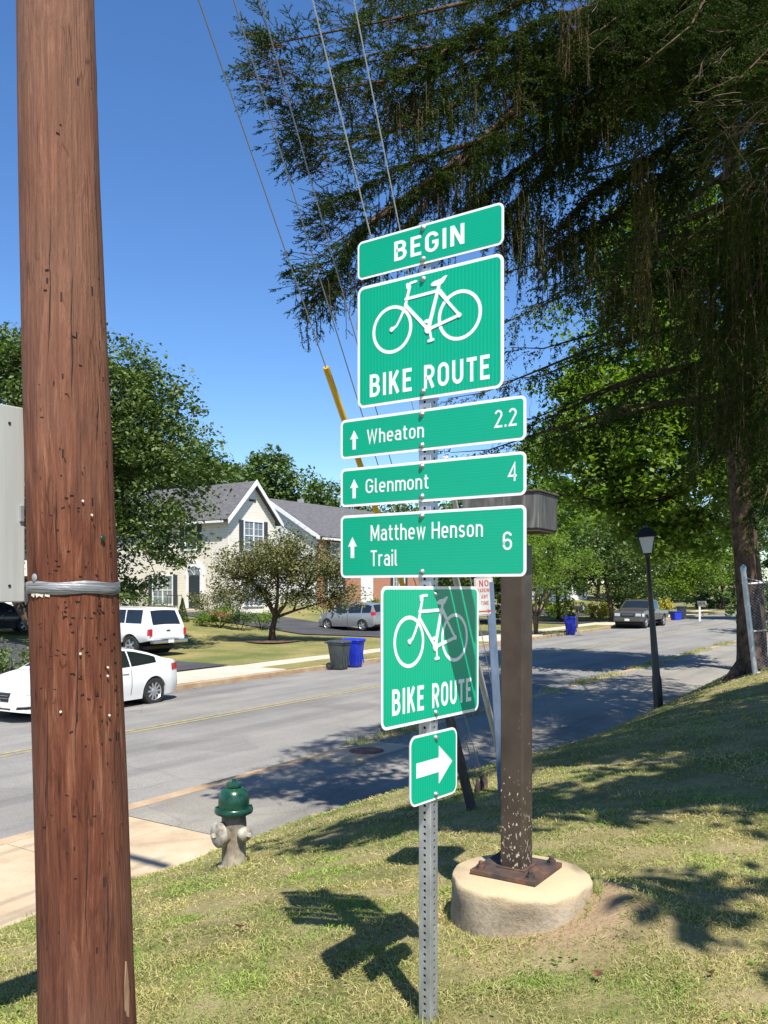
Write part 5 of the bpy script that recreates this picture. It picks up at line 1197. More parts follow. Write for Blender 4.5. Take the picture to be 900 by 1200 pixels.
plain_house('cream house glimpsed at the far left behind the black car', -150, 46, 11, 9, 5.4, 'cream', wins=4, rz=R(12))
plain_house('pale house glimpsed through the trees above the lone blue bin', 640, 92, 12, 9, 3.0, 'wsiding')
# ------------------------------------------------------------ trees
def limb_mesh(mb, a, b, r0, r1, wob=.12, n=5, seg=6):
    a, b = Vector(a), Vector(b); L = (b-a).length; pts = []; rad = []
    for i in range(seg+1):
        f = i/seg; p = a.lerp(b, f)+Vector((random.gauss(0, 1), random.gauss(0, 1), random.gauss(0, .6)))*wob*L*.12*math.sin(math.pi*f)
        pts.append(p); rad.append(r0*(1-f)+r1*f)
    mb.tube(pts, rad, n); return pts
def tree(name, label, base, trunk, crown, nclump, nleaf, lsize, lm='leafA', bm_='bark', clump_r=.5, group=None, extra=None, trunks=1, shell=.55, lo=None, cat='tree', limb_n=26, gap=0.0, flat=.6):
    """base (x,y,z); trunk list of world points with radii; crown list of (centre, radii)"""
    root = thing(name, label, cat, base, 0, group); B = Vector(base)
    mb = MB()
    for tr in trunk:
        mb.tube([Vector(p)-B for p, r in tr], [r for p, r in tr], 10)
    tops = [Vector(tr[-1][0]) for tr in trunk]; forks = [Vector(p) for tr in trunk for p, r in tr[len(tr)//2:]]
    C = []; vols = np.array([r_[0]*r_[1]*r_[2] for c_, r_ in crown]); vols = vols/vols.sum()
    while len(C) < nclump:
        k = rng.choice(len(crown), p=vols); c_, r_ = crown[k]
        d = rng.normal(size=3); d /= np.linalg.norm(d); rr = rng.random()**(1/3)
        rr = shell+(1-shell)*rr if rng.random() < .8 else rr*shell
        wob = 1+.14*math.sin(d[0]*7+k)+.12*math.sin(d[2]*9+d[1]*5+k*2)
        p = np.array(c_)+d*np.array(r_)*rr*wob
        if lo is not None and p[2] < lo: continue
        C.append(p)
    C = np.array(C)
    # branches: from the trunk to a subset of the clumps
    for p in C[:limb_n]:
        q = Vector(p)-B; st_ = min(forks, key=lambda f: (f-Vector(p)).length+abs(f.z-p[2]+1)*.4); r0 = max(.02, trunk[0][0][1]*.32)
        pts = limb_mesh(mb, st_-B, q, r0, r0*.2)
        for j in range(2):
            c2 = C[rng.integers(len(C))]
            near = min(range(0, len(C), 3), key=lambda i: abs(np.linalg.norm(C[i]-np.array(p))-1.2)+rng.random()*.8)
            limb_mesh(mb, pts[3], Vector(C[near])-B, r0*.4, r0*.1, n=4, seg=4)
    mb.build('trunk', M[bm_], root, smooth='all')
    cr = clump_r*(.6+.8*rng.random((len(C), 1)))
    per = np.repeat(np.arange(len(C)), nleaf)
    off = rng.normal(size=(len(per), 3)); off = unit(off)*(rng.random((len(per), 1))**.5); off[:, 2] *= .62
    Lc = C[per]+off*cr[per]*1.25
    if gap:
        keep = np.sin(Lc[:, 0]*2.1+Lc[:, 2])*np.sin(Lc[:, 2]*2.7+Lc[:, 1]) > -1+gap; Lc = Lc[keep]
    V, Fq = leaves(Lc-np.array(B), lsize, flat); npmesh('crown', V, Fq, M[lm], root)
    return root
def gpt(px, Y): x = (px-450)/F*Y; return (x, Y, GZ(x, Y))
def cr(px, py, Y, rx, rz, ry=None): p = P(px, py, Y); return ((p.x, p.y, p.z), (rx, ry or rx, rz))
def simple_tree(name, label, px, Y, r, fork_py, crown, **k):
    b = gpt(px, Y); f = P(px+random.uniform(-6, 6), fork_py, Y); m_ = Vector(b).lerp(f, .5); m_.x += .1*r
    top = f+Vector((random.uniform(-.5, .5), 0, (crown[0][0][2]-f.z)*.5))
    tr = [[(Vector(b)-Vector((0, 0, .3)), r*1.7), (Vector(b)+Vector((0, 0, .3)), r*1.1), (m_, r*.95), (f, r*.8), (top, r*.45)]]
    return tree(name, label, b, tr, crown, **k)
# big tree on the left in front of the cream house, trunk leaning
Y = 36.0; b = gpt(62, Y); q = P(22, 700, Y); q2 = P(60, 640, Y+1)
tree('maple_tree', 'large leafy green maple tree with a leaning trunk left of the cream house', b,
     [[(Vector(b)-Vector((0, 0, .3)), .34), (P(52, 755, Y), .27), (P(30, 722, Y), .24), (P(12, 690, Y), .22), (P(0, 640, Y), .18), (P(10, 560, Y), .12)], [(P(30, 722, Y), .2), (P(60, 660, Y+.4), .17), (P(100, 580, Y+.6), .13), (P(110, 500, Y), .08)]],
     [cr(95, 500, Y, 3.74, 3.86), cr(160, 545, Y, 3.04, 3.39), cr(108, 640, Y+.3, 3.04, 2.57), cr(208, 605, Y, 1.46, 2.22, 1.76), cr(10, 480, Y, 3.04, 3.04), cr(188, 470, Y, 1.11, 1.17), cr(30, 430, Y, 1.87, 1.40), cr(145, 682, Y+2.5, 1.29, 1.17), cr(140, 440, Y, 1.87, 1.17), cr(-30, 560, Y, 2.34, 2.34)],
     820, 88, .185, 'leafA', clump_r=.70, lo=1.0, limb_n=34)
# crab apple on the lawn
Y = 41.5; b = gpt(319, Y)
root = tree('crabapple_tree', 'small spreading crabapple tree with a dark forked trunk on the front lawn', b,
     [[(Vector(b)-Vector((0, 0, .2)), .22), (P(319, 738, Y), .15), (P(323, 722, Y), .13), (P(312, 702, Y), .09), (P(296, 680, Y), .05)], [(P(323, 722, Y), .11), (P(336, 706, Y), .08), (P(360, 688, Y), .05)], [(P(321, 726, Y), .11), (P(325, 705, Y), .08), (P(326, 670, Y), .05)], [(P(322, 724, Y), .08), (P(344, 716, Y), .06), (P(385, 704, Y), .03)]],
     [cr(300, 668, Y, 2.1, 1.05), cr(350, 662, Y, 2.2, 1.1), cr(328, 650, Y, 2.4, .95), cr(272, 672, Y, 1.25, .7), cr(395, 702, Y, 1.5, .6), cr(385, 672, Y, 1.2, .8), cr(350, 700, Y, 2.0, .55), cr(345, 630, Y, .8, .6), cr(310, 694, Y, 1.6, .5)],
     390, 66, .12, 'leafC', 'bark', clump_r=.50, limb_n=34, shell=.3, lo=-.55)
# mulch ring
mm = MB(); vs = []
for i, r in enumerate((0, .45, .85, 1.1)):
    for j in range(20):
        a = 2*math.pi*j/20; rr = r*(1+.12*math.sin(3*a)); x, y = b[0]+rr*math.cos(a)*1.2, b[1]+rr*math.sin(a); vs.append((x, y, GZ(x, y)+.10-.06*r*r/1.7))
mm.add(vs, [(i*20+j, i*20+(j+1) % 20, (i+1)*20+(j+1) % 20, (i+1)*20+j) for i in range(3) for j in range(20)])
tag(mm.build('mulch_ring', mat('mulch', rough=1, build=noisy([(.35, (.06, .035, .022)), (.65, (.17, .10, .065))], 14, bs=.8, bd=.03))), kind='structure')
# bright oak right of the signs, in front of the road bend
Y = 27.0; b = gpt(884, Y)
tree('oak_tree', 'tall bright green oak tree rising behind the spruce on the right', b,
     [[(Vector(b)-Vector((0, 0, .3)), .42), (P(884, 700, Y), .30), (P(876, 620, Y), .26), (P(860, 500, Y), .2), (P(830, 380, Y), .14)]],
     [cr(730, 500, Y, 2.6, 1.9), cr(672, 455, Y, 1.3, .6), cr(690, 520, Y, 1.8, 1.0), cr(770, 420, Y, 2.2, 1.9), cr(740, 320, Y, 1.6, 1.9), cr(860, 480, Y, 2.6, 3.2), cr(800, 560, Y, 2.2, 1.3), cr(800, 300, Y, 2.2, 2.2), cr(655, 515, Y, .8, .45), cr(690, 590, Y, 1.5, .7), cr(735, 575, Y, 1.6, .9), cr(770, 625, Y, 1.5, .8), cr(825, 640, Y, 1.4, 1.1), cr(665, 385, Y, .6, .4)],
     760, 85, .18, 'leafB', clump_r=.55, lo=2.6, shell=.35)
# street trees on the far side
sp_t = [(628, 46, .10, 700, [cr(628, 655, 46, 2.6, 1.7), cr(600, 640, 46, 1.5, 1.3), cr(660, 670, 46, 1.6, 1.0)], 'leafB', 'vase shaped tree on the far verge just right of the brown post'),
        (718, 60, .20, 705, [cr(722, 640, 60, 3.8, 3.0), cr(690, 680, 60, 2.4, 1.5), cr(740, 690, 60, 2.0, 1.2)], 'leafD', 'street tree standing behind the front of the grey pickup'),
        (655, 64, .16, 705, [cr(655, 660, 64, 3.4, 2.6), cr(685, 625, 64, 3.4, 2.8), cr(640, 605, 64, 2.6, 2.2)], 'leafB', 'rounded tree on the shaded lawn beside the lone blue bin'),
        (780, 74, .2, 700, [cr(780, 672, 74, 3.6, 2.0), cr(812, 660, 74, 3.2, 2.4)], 'leafB', 'tree on the verge above the recycling crate'),
        (845, 84, .2, 700, [cr(845, 668, 84, 4.0, 2.8), cr(872, 640, 84, 4, 4)], 'leafD', 'street tree at the far end of the road left of the fence'),
        (575, 58, .18, 700, [cr(570, 660, 58, 3.4, 2.4), cr(540, 680, 58, 2.6, 1.6)], 'leafD', 'street tree seen in the gap left of the brown post')]
for px, Y, r, fk, crs, lm, lab in sp_t:
    if px == 628:
        b = gpt(px, Y); trs = []
        for k in range(5): trs.append([(Vector(b)-Vector((0, 0, .2)), .09), (P(628+k-2, 725, Y+.1*k), .07), (P(628+(k-2)*7, 700, Y), .055), (P(628+(k-2)*17, 668, Y+.4*(k-2)), .03)])
        tree('street_tree', lab, b, trs, crs, 150, 60, .12, lm, clump_r=.5, group='street trees across the road', limb_n=30)
    else:
        simple_tree('street_tree', lab, px, Y, r, fk, crs, nclump=230, nleaf=62, lsize=.22, lm=lm, clump_r=.8, group='street trees across the road')
# woods behind the houses and beyond the street
wd = [(60, 82, 455, 'leafD', 'tall woodland tree behind the maple at the far left'), (165, 84, 500, 'leafD', 'woodland tree behind the cream house roof left end'), (236, 88, 516, 'leafD', 'woodland tree whose top shows just left of the cream gable'),
      (318, 95, 528, 'leafD', 'round topped woodland tree rising highest behind the gable'), (362, 98, 556, 'leafD', 'woodland tree behind the ridge of the brick house'), (405, 100, 568, 'leafD', 'woodland tree behind the brick house chimney pipe'), (275, 92, 545, 'leafD', 'woodland tree right behind the cream gable peak'),
      (455, 104, 575, 'leafD', 'distant tree mostly hidden by the signs'), (510, 96, 590, 'leafD', 'distant tree behind the signpost'), (575, 90, 545, 'leafD', 'distant tree behind the grey post box'), (640, 92, 520, 'leafB', 'distant bright tree above the vase shaped tree'),
      (700, 100, 530, 'leafD', 'distant tree behind the lamp'), (765, 110, 560, 'leafB', 'distant tree above the grey pickup'), (825, 120, 580, 'leafD', 'distant tree where the road disappears'), (890, 105, 520, 'leafD', 'distant dark tree behind the fence'), (940, 60, 480, 'leafD', 'dark tree just beyond the right edge fence')]
for i, (px, Y, py, lm, lab) in enumerate(wd):
    top = P(px, py, Y).z; r = .036*Y if px < 420 else .040*Y
    if 270 < px < 330: r = .030*Y
    crs = [((gpt(px, Y)[0], Y, top-r*.95), (r*.85, r*.8, r*.95)), ((gpt(px, Y)[0]+r*.5, Y, top-r*1.6), (r*.85, r*.8, r)), ((gpt(px, Y)[0]-r*.5, Y+1, top-r*1.8), (r*.9, r*.8, r))]
    nb = max(0, (top-r*2.4-.5)/r)
    crs += [((gpt(px, Y)[0], Y, top-r*2.6), (r*1.0, r*.8, r*1.0))]
    simple_tree('woodland_tree', lab, px, Y, .25, 690, crs, nclump=150, nleaf=62, lsize=.46, lm=lm, clump_r=1.25, group='woodland trees behind the houses', limb_n=8)
# shrubs by the cream house
def shrub(label, px, py, Y, rx, rz, lm, n=40, ls=.10, name='shrub', cr_=.25, ry=None):
    g = gpt(px, Y); root = thing(name, label, 'shrub', g, 0, 'shrubs in the gardens'); B = Vector(g); c_ = P(px, py, Y); c_.z = max(c_.z, g[2]+rz*.7)
    mb = MB()
    for k in range(7): a = random.random()*6.3; limb_mesh(mb, (0, 0, -.1), (math.cos(a)*rx*.6, math.sin(a)*rx*.6, c_.z-g[2]+rz*random.uniform(-.2, .5)), .025, .008, n=4, seg=3)
    mb.build('stems', M['bark'], root)
    d = unit(rng.normal(size=(n, 3)))*(.35+.65*rng.random((n, 1))); C = np.array(c_)+d*np.array([rx, ry or rx, rz])
    per = np.repeat(np.arange(n), 45); L = C[per]+rng.normal(size=(len(per), 3))*cr_*.5; L[:, 2] = np.maximum(L[:, 2], g[2]+.03)
    V, Fq = leaves(L-np.array(B), ls, .5); npmesh('foliage', V, Fq, M[lm], root); return root, B
shrub('large dull green shrub left of the crabapple under the gable', 246, 703, 50, 1.5, .95, 'leafC', 60)
shrub('dark rounded shrub between the door and the crabapple', 272, 700, 51, 1.4, 1.0, 'leafC', 60)
shrub('low clipped green bush left of the crabapple trunk', 281, 722, 47.5, .75, .35, 'leafH', 26)
shrub('low light green ground plants right of the gable bushes', 306, 723, 48.5, 1.2, .3, 'leafB', 26)
shrub('light green plants in front of the door step', 240, 724, 48, .9, .3, 'leafB', 24)
r_, B = shrub('hydrangea bush with dusty pink blooms by the garden edge', 258, 720, 48, 1.0, .5, 'leafB', 30)
C = np.array(gpt(256, 47.6)); pts = []
bl_ = MB()
for k in range(14):
    q = P(random.uniform(247, 272), random.uniform(717, 724), 47.3)-B; c3 = rng.normal(size=(36, 3))*.06+np.array(q); V, Fq = leaves(c3, .07); npmesh('bloom', V, Fq, M['pink'], r_)
gpx = gpt(214, 49.5); cs = thing('dwarf_conifer', 'small pointed cone shaped evergreen left of the dark door', 'shrub', gpx)
z = rng.random(1500)**1.4*1.35; a = rng.random(1500)*6.28; rr = .38*(1-z/1.4)*(.7+.3*rng.random(1500)); V, Fq = leaves(np.stack([rr*np.cos(a), rr*np.sin(a), z+.03], 1), .08); npmesh('foliage', V, Fq, M['leafH'], cs); MB().tube([(0, 0, -.1), (0, 0, 1.2)], .04, 6).build('stem', M['bark'], cs)
shrub('dark green shrub at the left edge behind the white sedan', 14, 776, 27.5, 1.6, .55, 'leafA', 70, .09)
shrub('dark foundation shrub right under the left window of the cream house', 160, 712, 46, 1.6, .8, 'leafA', 50)
shrub('yellow flowering bush behind the grey pickup', 700, 716, 66, 1.7, .65, 'yellowleaf', 50, .14)
shrub('second yellow flowering bush directly above the pickup cab', 762, 708, 72, 2.2, .9, 'yellowleaf', 60, .15)
shrub('light green bush behind the lone blue bin', 660, 712, 60, 1.7, .8, 'leafB', 50, .14)
shrub('dark hedge at the right edge behind the chain link fence', 915, 700, 48, 3.2, 2.6, 'leafD', 110, .24)
shrub('low green bush beside the silver hatchback', 446, 712, 56, 1.4, .7, 'leafB', 40, .12)
for k, (px, Y, r) in enumerate(((600, 62, 2.2), (735, 78, 2.6), (830, 88, 2.6), (860, 90, 2.4))):
    shrub(['dark bush behind the vase shaped tree', 'dark bush under the trees behind the pickup', 'dark bush at the end of the street', 'dark bush left of the fence post in the distance'][k], px, 705, Y, r, 1.3, 'leafD', 60, .2)

# ------------------------------------------------------------ spruce
def spruce_twigs(C, D, L, nn=16, nl=.022, nw=.0035):
    """C tips start (n,3), D direction (n,3), L length (n,1) -> triangles: stem + needles around"""
    n = len(C); d, a, b = frames(D); out = []
    f = (np.arange(nn)+.5)/nn; ang = np.arange(nn)*2.4
    for k in range(nn):
        base = C+d*L*f[k]; o = a*math.cos(ang[k])+b*math.sin(ang[k]); nd = unit(o*.85+d*.75); w_ = unit(np.cross(nd, d))
        l = nl*(1.05-.35*f[k]); out.append(np.stack([base-w_*nw*.5, base+w_*nw*.5, base+nd*l], 1))
    w_ = a*.003; out.append(np.stack([C-w_, C+w_, C+d*L*1.05], 1))
    V = np.stack(out, 1).reshape(-1, 3); return V
def grow_limb(pts, mb, r0, r1): mb.tube(pts, [r0+(r1-r0)*i/(len(pts)-1) for i in range(len(pts))], 7)
def resample(pts, n):
    pts = [Vector(p) for p in pts]; L = [0]
    for a, b in zip(pts, pts[1:]): L.append(L[-1]+(b-a).length)
    out = []
    for k in range(n):
        t = L[-1]*k/(n-1); i = max(j for j in range(len(L)) if L[j] <= t+1e-9); i = min(i, len(pts)-2)
        out.append(pts[i].lerp(pts[i+1], (t-L[i])/(L[i+1]-L[i])))
    return out
tw_c, tw_d, tw_l = [], [], []; od_c, od_d, od_l = [], [], []
def foliage_limb(pts, mb, spread=1.0, hang=.5, dens=1.0, r0=.05, tip=.35, up=.0, q_=1.0):
    """side branchlets off a limb: fans outwards, with cords hanging beneath"""
    n = max(6, int(sum((Vector(b)-Vector(a)).length for a, b in zip(pts, pts[1:]))/(.11/q_))); rp = resample(pts, n)
    grow_limb(resample(pts, 9), mb, r0, .006)
    for i, p in enumerate(rp):
        f = i/(n-1)
        d = (rp[min(i+1, n-1)]-rp[max(0, i-1)]).normalized(); sidev = d.cross(Vector((0, 0, 1))).normalized()
        for sg in (1, -1):
            if random.random() > dens: continue
            Lb = spread*(.25+.75*math.sin(math.pi*min(1, (1.12-f)*.9)))*random.uniform(.45, 1.0)
            bd = (sidev*sg*random.uniform(.5, 1.1)+d*random.uniform(.4, .9)+Vector((0, 0, random.uniform(-.45, .05)+up))).normalized()
            m_ = max(3, int(Lb/(.065/min(q_, 1.15)))); q = p.copy(); path = [q.copy()]
            for k in range(m_):
                bd2 = (bd+Vector((0, 0, -.35*(k/m_)))).normalized(); q = q+bd2*(Lb/m_); path.append(q.copy())
                for s2 in ((1, -1, 1, -1) if q_ > 1 else (1, -1)):
                    e = (bd2.cross(Vector((0, 0, 1))).normalized()*s2*random.uniform(.4, 1)+bd2*.8+Vector((0, 0, random.uniform(-.7, .2)+up))).normalized()
                    tw_c.append(tuple(q)); tw_d.append(tuple(e)); tw_l.append(random.uniform(.06, .15))
                if random.random() < hang*(.42 if q_ <= 1 else .30):
                    hl_ = hang*random.uniform(.15, 1.0); w_ = q.copy(); kk = int(hl_/.055); dr_ = Vector((random.gauss(0, .10), random.gauss(0, .10), -1)).normalized()
                    old = random.random() < .10
                    for k3 in range(kk):
                        w_ = w_+dr_*.055; e = (dr_*1.1+Vector((random.gauss(0, .45), random.gauss(0, .45), 0))).normalized()
                        (od_c if old else tw_c).append(tuple(w_)); (od_d if old else tw_d).append(tuple(e)); (od_l if old else tw_l).append(random.uniform(.05, .10))
                        if random.random() < .6:
                            e = (dr_*.9+Vector((random.gauss(0, .8), random.gauss(0, .8), 0))).normalized(); (od_c if old else tw_c).append(tuple(w_)); (od_d if old else tw_d).append(tuple(e)); (od_l if old else tw_l).append(random.uniform(.04, .09))
            if random.random() < .5: mb.tube([path[0], path[len(path)//2], path[-1]], .004, 3, caps=False)
        if f > .86:
            for _ in range(3):
                e = (d+Vector((random.gauss(0, .5), random.gauss(0, .5), random.gauss(0, .5)))).normalized(); tw_c.append(tuple(p)); tw_d.append(tuple(e)); tw_l.append(random.uniform(.08, .16))
SXt, SYt = (890-450)/F*15.6, 15.6; sb = Vector((SXt, SYt, GZ(SXt, SYt)))
spt = thing('spruce_tree', 'huge dark spruce tree with drooping branches overhanging the signs at top right', 'tree', sb)
mbL = MB()
tr_pts = [P(888, 812, 15.6), P(886, 790, 15.6), P(880, 765, 15.6), P(876, 700, 15.6), P(870, 620, 15.6), P(862, 500, 15.6), P(858, 300, 15.5), P(856, 50, 15.4), P(858, -300, 15.3), P(860, -560, 15.3)]
mbL.tube(tr_pts, [.50, .36, .25, .19, .18, .175, .165, .14, .08, .03], 14)
for a in (200, 260, 320, 20, 100):   # root flare
    v = Vector((math.cos(R(a)), math.sin(R(a)), 0)); b0 = P(880, 768, 15.6); mbL.tube([b0, b0+v*.32+Vector((0, 0, -.35)), b0+v*.75+Vector((0, 0, -.62))], [.16, .15, .05], 7)
def px3(*l): return [P(a, b, c) for a, b, c in l]
limbs = [  # (points as picture position and distance, spread, hang, root radius, upward)
 (px3((858, -40, 15.4), (787, 28, 12.0), (700, 74, 10.4), (635, 102, 9.6), (560, 166, 9.0), (500, 215, 8.7), (440, 255, 8.4), (385, 290, 8.2)), .85, .75, .13, 0),
 (px3((856, -160, 15.3), (760, -70, 11.5), (640, -20, 9.6), (520, 10, 8.6), (420, 30, 8.0), (362, 50, 7.9), (318, 52, 7.9)), .62, .35, .09, .30),
 (px3((640, -20, 9.8), (540, 50, 9.0), (450, 95, 8.3), (390, 105, 8.0), (338, 98, 7.9)), .62, .42, .04, .22),
 (px3((540, 120, 9.1), (470, 150, 8.7), (405, 165, 8.4), (362, 160, 8.2)), .55, .45, .03, .1),
 (px3((560, 166, 9.0), (480, 190, 8.6), (420, 225, 8.4), (370, 237, 8.3)), .42, .35, .03, .08),
 (px3((470, 235, 8.5), (420, 275, 8.4), (385, 308, 8.4), (350, 315, 8.4)), .45, .40, .025, .02),
 (px3((857, -100, 15.4), (800, -60, 12.0), (720, 0, 10.2), (640, 20, 9.2), (560, 60, 8.8), (500, 90, 8.6)), .8, .8, .08, 0),
 (px3((857, 40, 15.4), (810, 90, 13), (740, 120, 11.4), (660, 160, 10.4), (600, 200, 10), (555, 235, 9.7)), .8, .75, .08, 0),
 (px3((858, 120, 15.4), (800, 190, 13.5), (740, 235, 12.2), (690, 270, 11.4), (645, 290, 11)), .75, .75, .07, 0),
 (px3((858, -60, 15.4), (740, 10, 12.2), (620, 60, 11.2), (540, 100, 10.6), (470, 120, 10.2)), .9, .8, .07, 0),
 (px3((858, -220, 15.4), (720, -110, 12.0), (600, -60, 10.6), (500, -30, 9.8), (430, 0, 9.2)), .9, .7, .07, 0),
 (px3((860, 260, 15.5), (820, 300, 14.2), (770, 330, 13.2), (745, 338, 12.8), (715, 342, 12.5)), .7, .8, .06, 0),
 (px3((862, 380, 15.5), (840, 410, 14.6), (820, 435, 14.0), (795, 450, 13.8)), .7, .7, .05, 0),
 (px3((864, 200, 15.5), (900, 260, 12.5), (890, 330, 11), (850, 400, 10.4)), .8, .8, .06, 0),
 (px3((864, 60, 15.5), (930, 120, 12), (900, 200, 10.2), (850, 250, 9.6), (800, 285, 9.4)), .8, .8, .06, 0),
 (px3((864, 320, 15.5), (900, 400, 13), (880, 480, 12), (840, 530, 11.8)), .75, .8, .05, 0),
 (px3((864, 450, 15.5), (900, 500, 14), (905, 560, 13), (890, 600, 12.6)), .7, .7, .05, 0),
 (px3((864, 430, 15.5), (930, 480, 14), (960, 560, 13)), .8, .8, .05, 0),
 (px3((856, -40, 15.4), (780, 40, 12.5), (700, 110, 11.3), (620, 150, 10.8), (540, 190, 10.4), (480, 215, 10.2)), .9, .9, .06, 0),
 (px3((700, 74, 10.4), (610, 60, 9.8), (520, 55, 9.2), (450, 60, 8.8), (400, 75, 8.6)), .8, .7, .05, .05),
 (px3((858, -120, 15.4), (800, -60, 11.6), (720, 30, 10.0), (650, 70, 9.4), (590, 90, 9.2)), .9, .9, .05, 0),
 (px3((858, -150, 15.4), (860, -80, 11.0), (820, 20, 9.4), (770, 70, 9.0), (730, 95, 8.8)), .9, .9, .05, 0),
 (px3((860, 60, 15.5), (830, 130, 13), (770, 180, 12.2), (705, 215, 11.6), (660, 260, 11.3)), .8, .6, .05, 0),
 (px3((860, 0, 15.5), (760, 70, 12.6), (680, 150, 11.8), (630, 210, 11.4), (590, 255, 11.2)), .8, .9, .05, 0),
 (px3((555, 175, 9.0), (500, 235, 8.8), (455, 290, 8.6), (420, 330, 8.6)), .55, .7, .025, 0),
 (px3((440, 255, 8.4), (405, 300, 8.4), (382, 335, 8.4), (362, 348, 8.4)), .45, .4, .02, .02),
 (px3((862, 200, 15.5), (880, 240, 13), (860, 300, 12), (830, 350, 11.6), (805, 380, 11.5)), .8, .6, .05, 0),
 (px3((862, 300, 15.5), (920, 340, 12), (930, 420, 11), (890, 480, 10.8)), .9, 1.0, .05, 0),
 (px3((862, -60, 15.5), (930, -20, 11), (900, 60, 9), (850, 110, 8.4)), .9, .9, .05, 0),
 (px3((862, 0, 15.5), (960, 60, 11), (940, 140, 9), (890, 190, 8.4)), .9, .9, .05, 0),
]
for pts, spread, hang, r0, up in limbs: foliage_limb(pts, mbL, spread, hang, .95, r0, up=up, q_=1.3)
def tuft_volume(px, py, Y, rx, rz, ry, n, up=.15, out=(-.4, -.3), L=(.18, .34)):
    c0 = P(px, py, Y)
    for _ in range(n):
        d = Vector(tuple(rng.normal(size=3))).normalized()*random.random()**.45; q = c0+Vector((d.x*rx, d.y*ry, d.z*rz))
        bd = (Vector((out[0], out[1], -.12))+Vector((d.x, d.y, d.z*.4))*.9+Vector((random.gauss(0, .3), random.gauss(0, .3), random.gauss(0, .2)))).normalized(); Lb = random.uniform(*L); m_ = int(Lb/.06)
        mbL.tube([q, q+bd*Lb*.9], .0035, 3, caps=False)
        for k in range(m_):
            q = q+bd*.06; bd = (bd+Vector((0, 0, -.05))).normalized()
            for s2 in (1, -1):
                e = (bd.cross(Vector((0, 0, 1))).normalized()*s2*random.uniform(.5, 1)+bd*.8+Vector((0, 0, random.uniform(-.5, .3)+up))).normalized(); tw_c.append(tuple(q)); tw_d.append(tuple(e)); tw_l.append(random.uniform(.08, .15)*(1.15-.5*k/m_))
        tw_c.append(tuple(q)); tw_d.append(tuple(bd)); tw_l.append(.10)
def curtain(px0, py0, px1, py1, Y, n, Lm, old=.10, dy=.5):
    for _ in range(n):
        f = random.random(); q = P(px0+(px1-px0)*f, py0+(py1-py0)*f+random.uniform(-25, 25), Y+random.uniform(-dy, dy)); Lh = Lm*random.uniform(.35, 1.0); dr_ = Vector((random.gauss(0, .07), random.gauss(0, .07), -1)).normalized(); ol = random.random() < old
        A_ = (od_c, od_d, od_l) if ol else (tw_c, tw_d, tw_l); mbL.tube([q, q+dr_*Lh], .004, 3, caps=False)
        for k in range(int(Lh/.045)):
            q = q+dr_*.045
            for _j in range(2):
                e = (dr_*1.2+Vector((random.gauss(0, .6), random.gauss(0, .6), 0))).normalized(); A_[0].append(tuple(q)); A_[1].append(tuple(e)); A_[2].append(random.uniform(.05, .10))
for a in ((345, 92, 7.9, .34, .40, .4, 80), (358, 150, 8.0, .26, .30, .4, 75), (395, 165, 8.2, .32, .40, .4, 80), (318, 55, 7.8, .16, .16, .3, 22), (392, 258, 8.4, .28, .22, .4, 56), (382, 328, 8.4, .28, .26, .4, 72), (410, 225, 8.4, .32, .40, .4, 44), (398, 300, 8.4, .30, .45, .4, 40),
          (440, 60, 8.5, .50, .60, .6, 95), (460, 150, 8.7, .55, .55, .6, 95), (520, 50, 9.0, .65, .6, .7, 95), (500, 175, 9.0, .55, .5, .6, 80), (560, 120, 9.4, .6, .7, .7, 90), (610, 40, 9.6, .7, .6, .8, 80), (640, 130, 10.0, .6, .6, .8, 70), (700, 40, 10.2, .8, .7, .8, 80), (780, 60, 9.6, .7, .6, .8, 50), (850, 150, 9.0, .55, .9, .7, 60)):
    tuft_volume(*a)
for a in ((420, 240, 560, 200, 8.9, 60, .55), (545, 200, 640, 260, 9.9, 70, .9), (600, 90, 720, 120, 10.2, 60, .8), (630, 270, 700, 265, 11.0, 60, .9), (700, 330, 770, 345, 11.6, 50, 1.0), (780, 330, 900, 340, 10.6, 60, 1.2), (800, 450, 900, 450, 11.2, 60, 1.3), (840, 250, 900, 230, 9.5, 36, 1.0), (480, 260, 560, 235, 8.9, 40, .5), (450, 120, 560, 120, 8.7, 50, .5), (345, 350, 420, 330, 8.4, 26, .35)): curtain(*a)
curtain(655, 25, 690, 20, 8.9, 26, .62, 1.0, .1); curtain(740, 190, 765, 200, 9.2, 22, 1.1, 1.0, .15); curtain(735, 300, 760, 300, 9.6, 14, .7, 1.0, .15); curtain(585, 110, 610, 100, 9.0, 12, .6, 1.0, .1)
# whorls round the trunk
zt_ = 5.2
while zt_ < 19.5:
    f = (zt_-5.2)/14.5; Ln = 5.6*(1-f)**.8+.5
    for k in range(7):
        a = random.random()*6.283; c0 = Vector((SXt*.985, SYt*.99, zt_)); 
        Lq = Ln*random.uniform(.75, 1.1)
        if math.cos(a)*1+0 < -.2: Lq *= .92
        d = Vector((math.cos(a), math.sin(a), 0)); e = c0+d*Lq+Vector((0, 0, -.22*Lq)); m_ = c0+d*Lq*.5+Vector((0, 0, -.06*Lq))
        dn = .42 if zt_ < 13 else .3
        foliage_limb([c0, m_, e, e+d*.4+Vector((0, 0, .05))], mbL, .8, .7, dn, .05)
    zt_ += .72 if zt_ < 13 else 1.1
bx_ = mbL
mbL.v = [tuple(Vector(v)-sb) for v in mbL.v]; mbL.build('trunk', M['barkl'], spt, smooth='all')
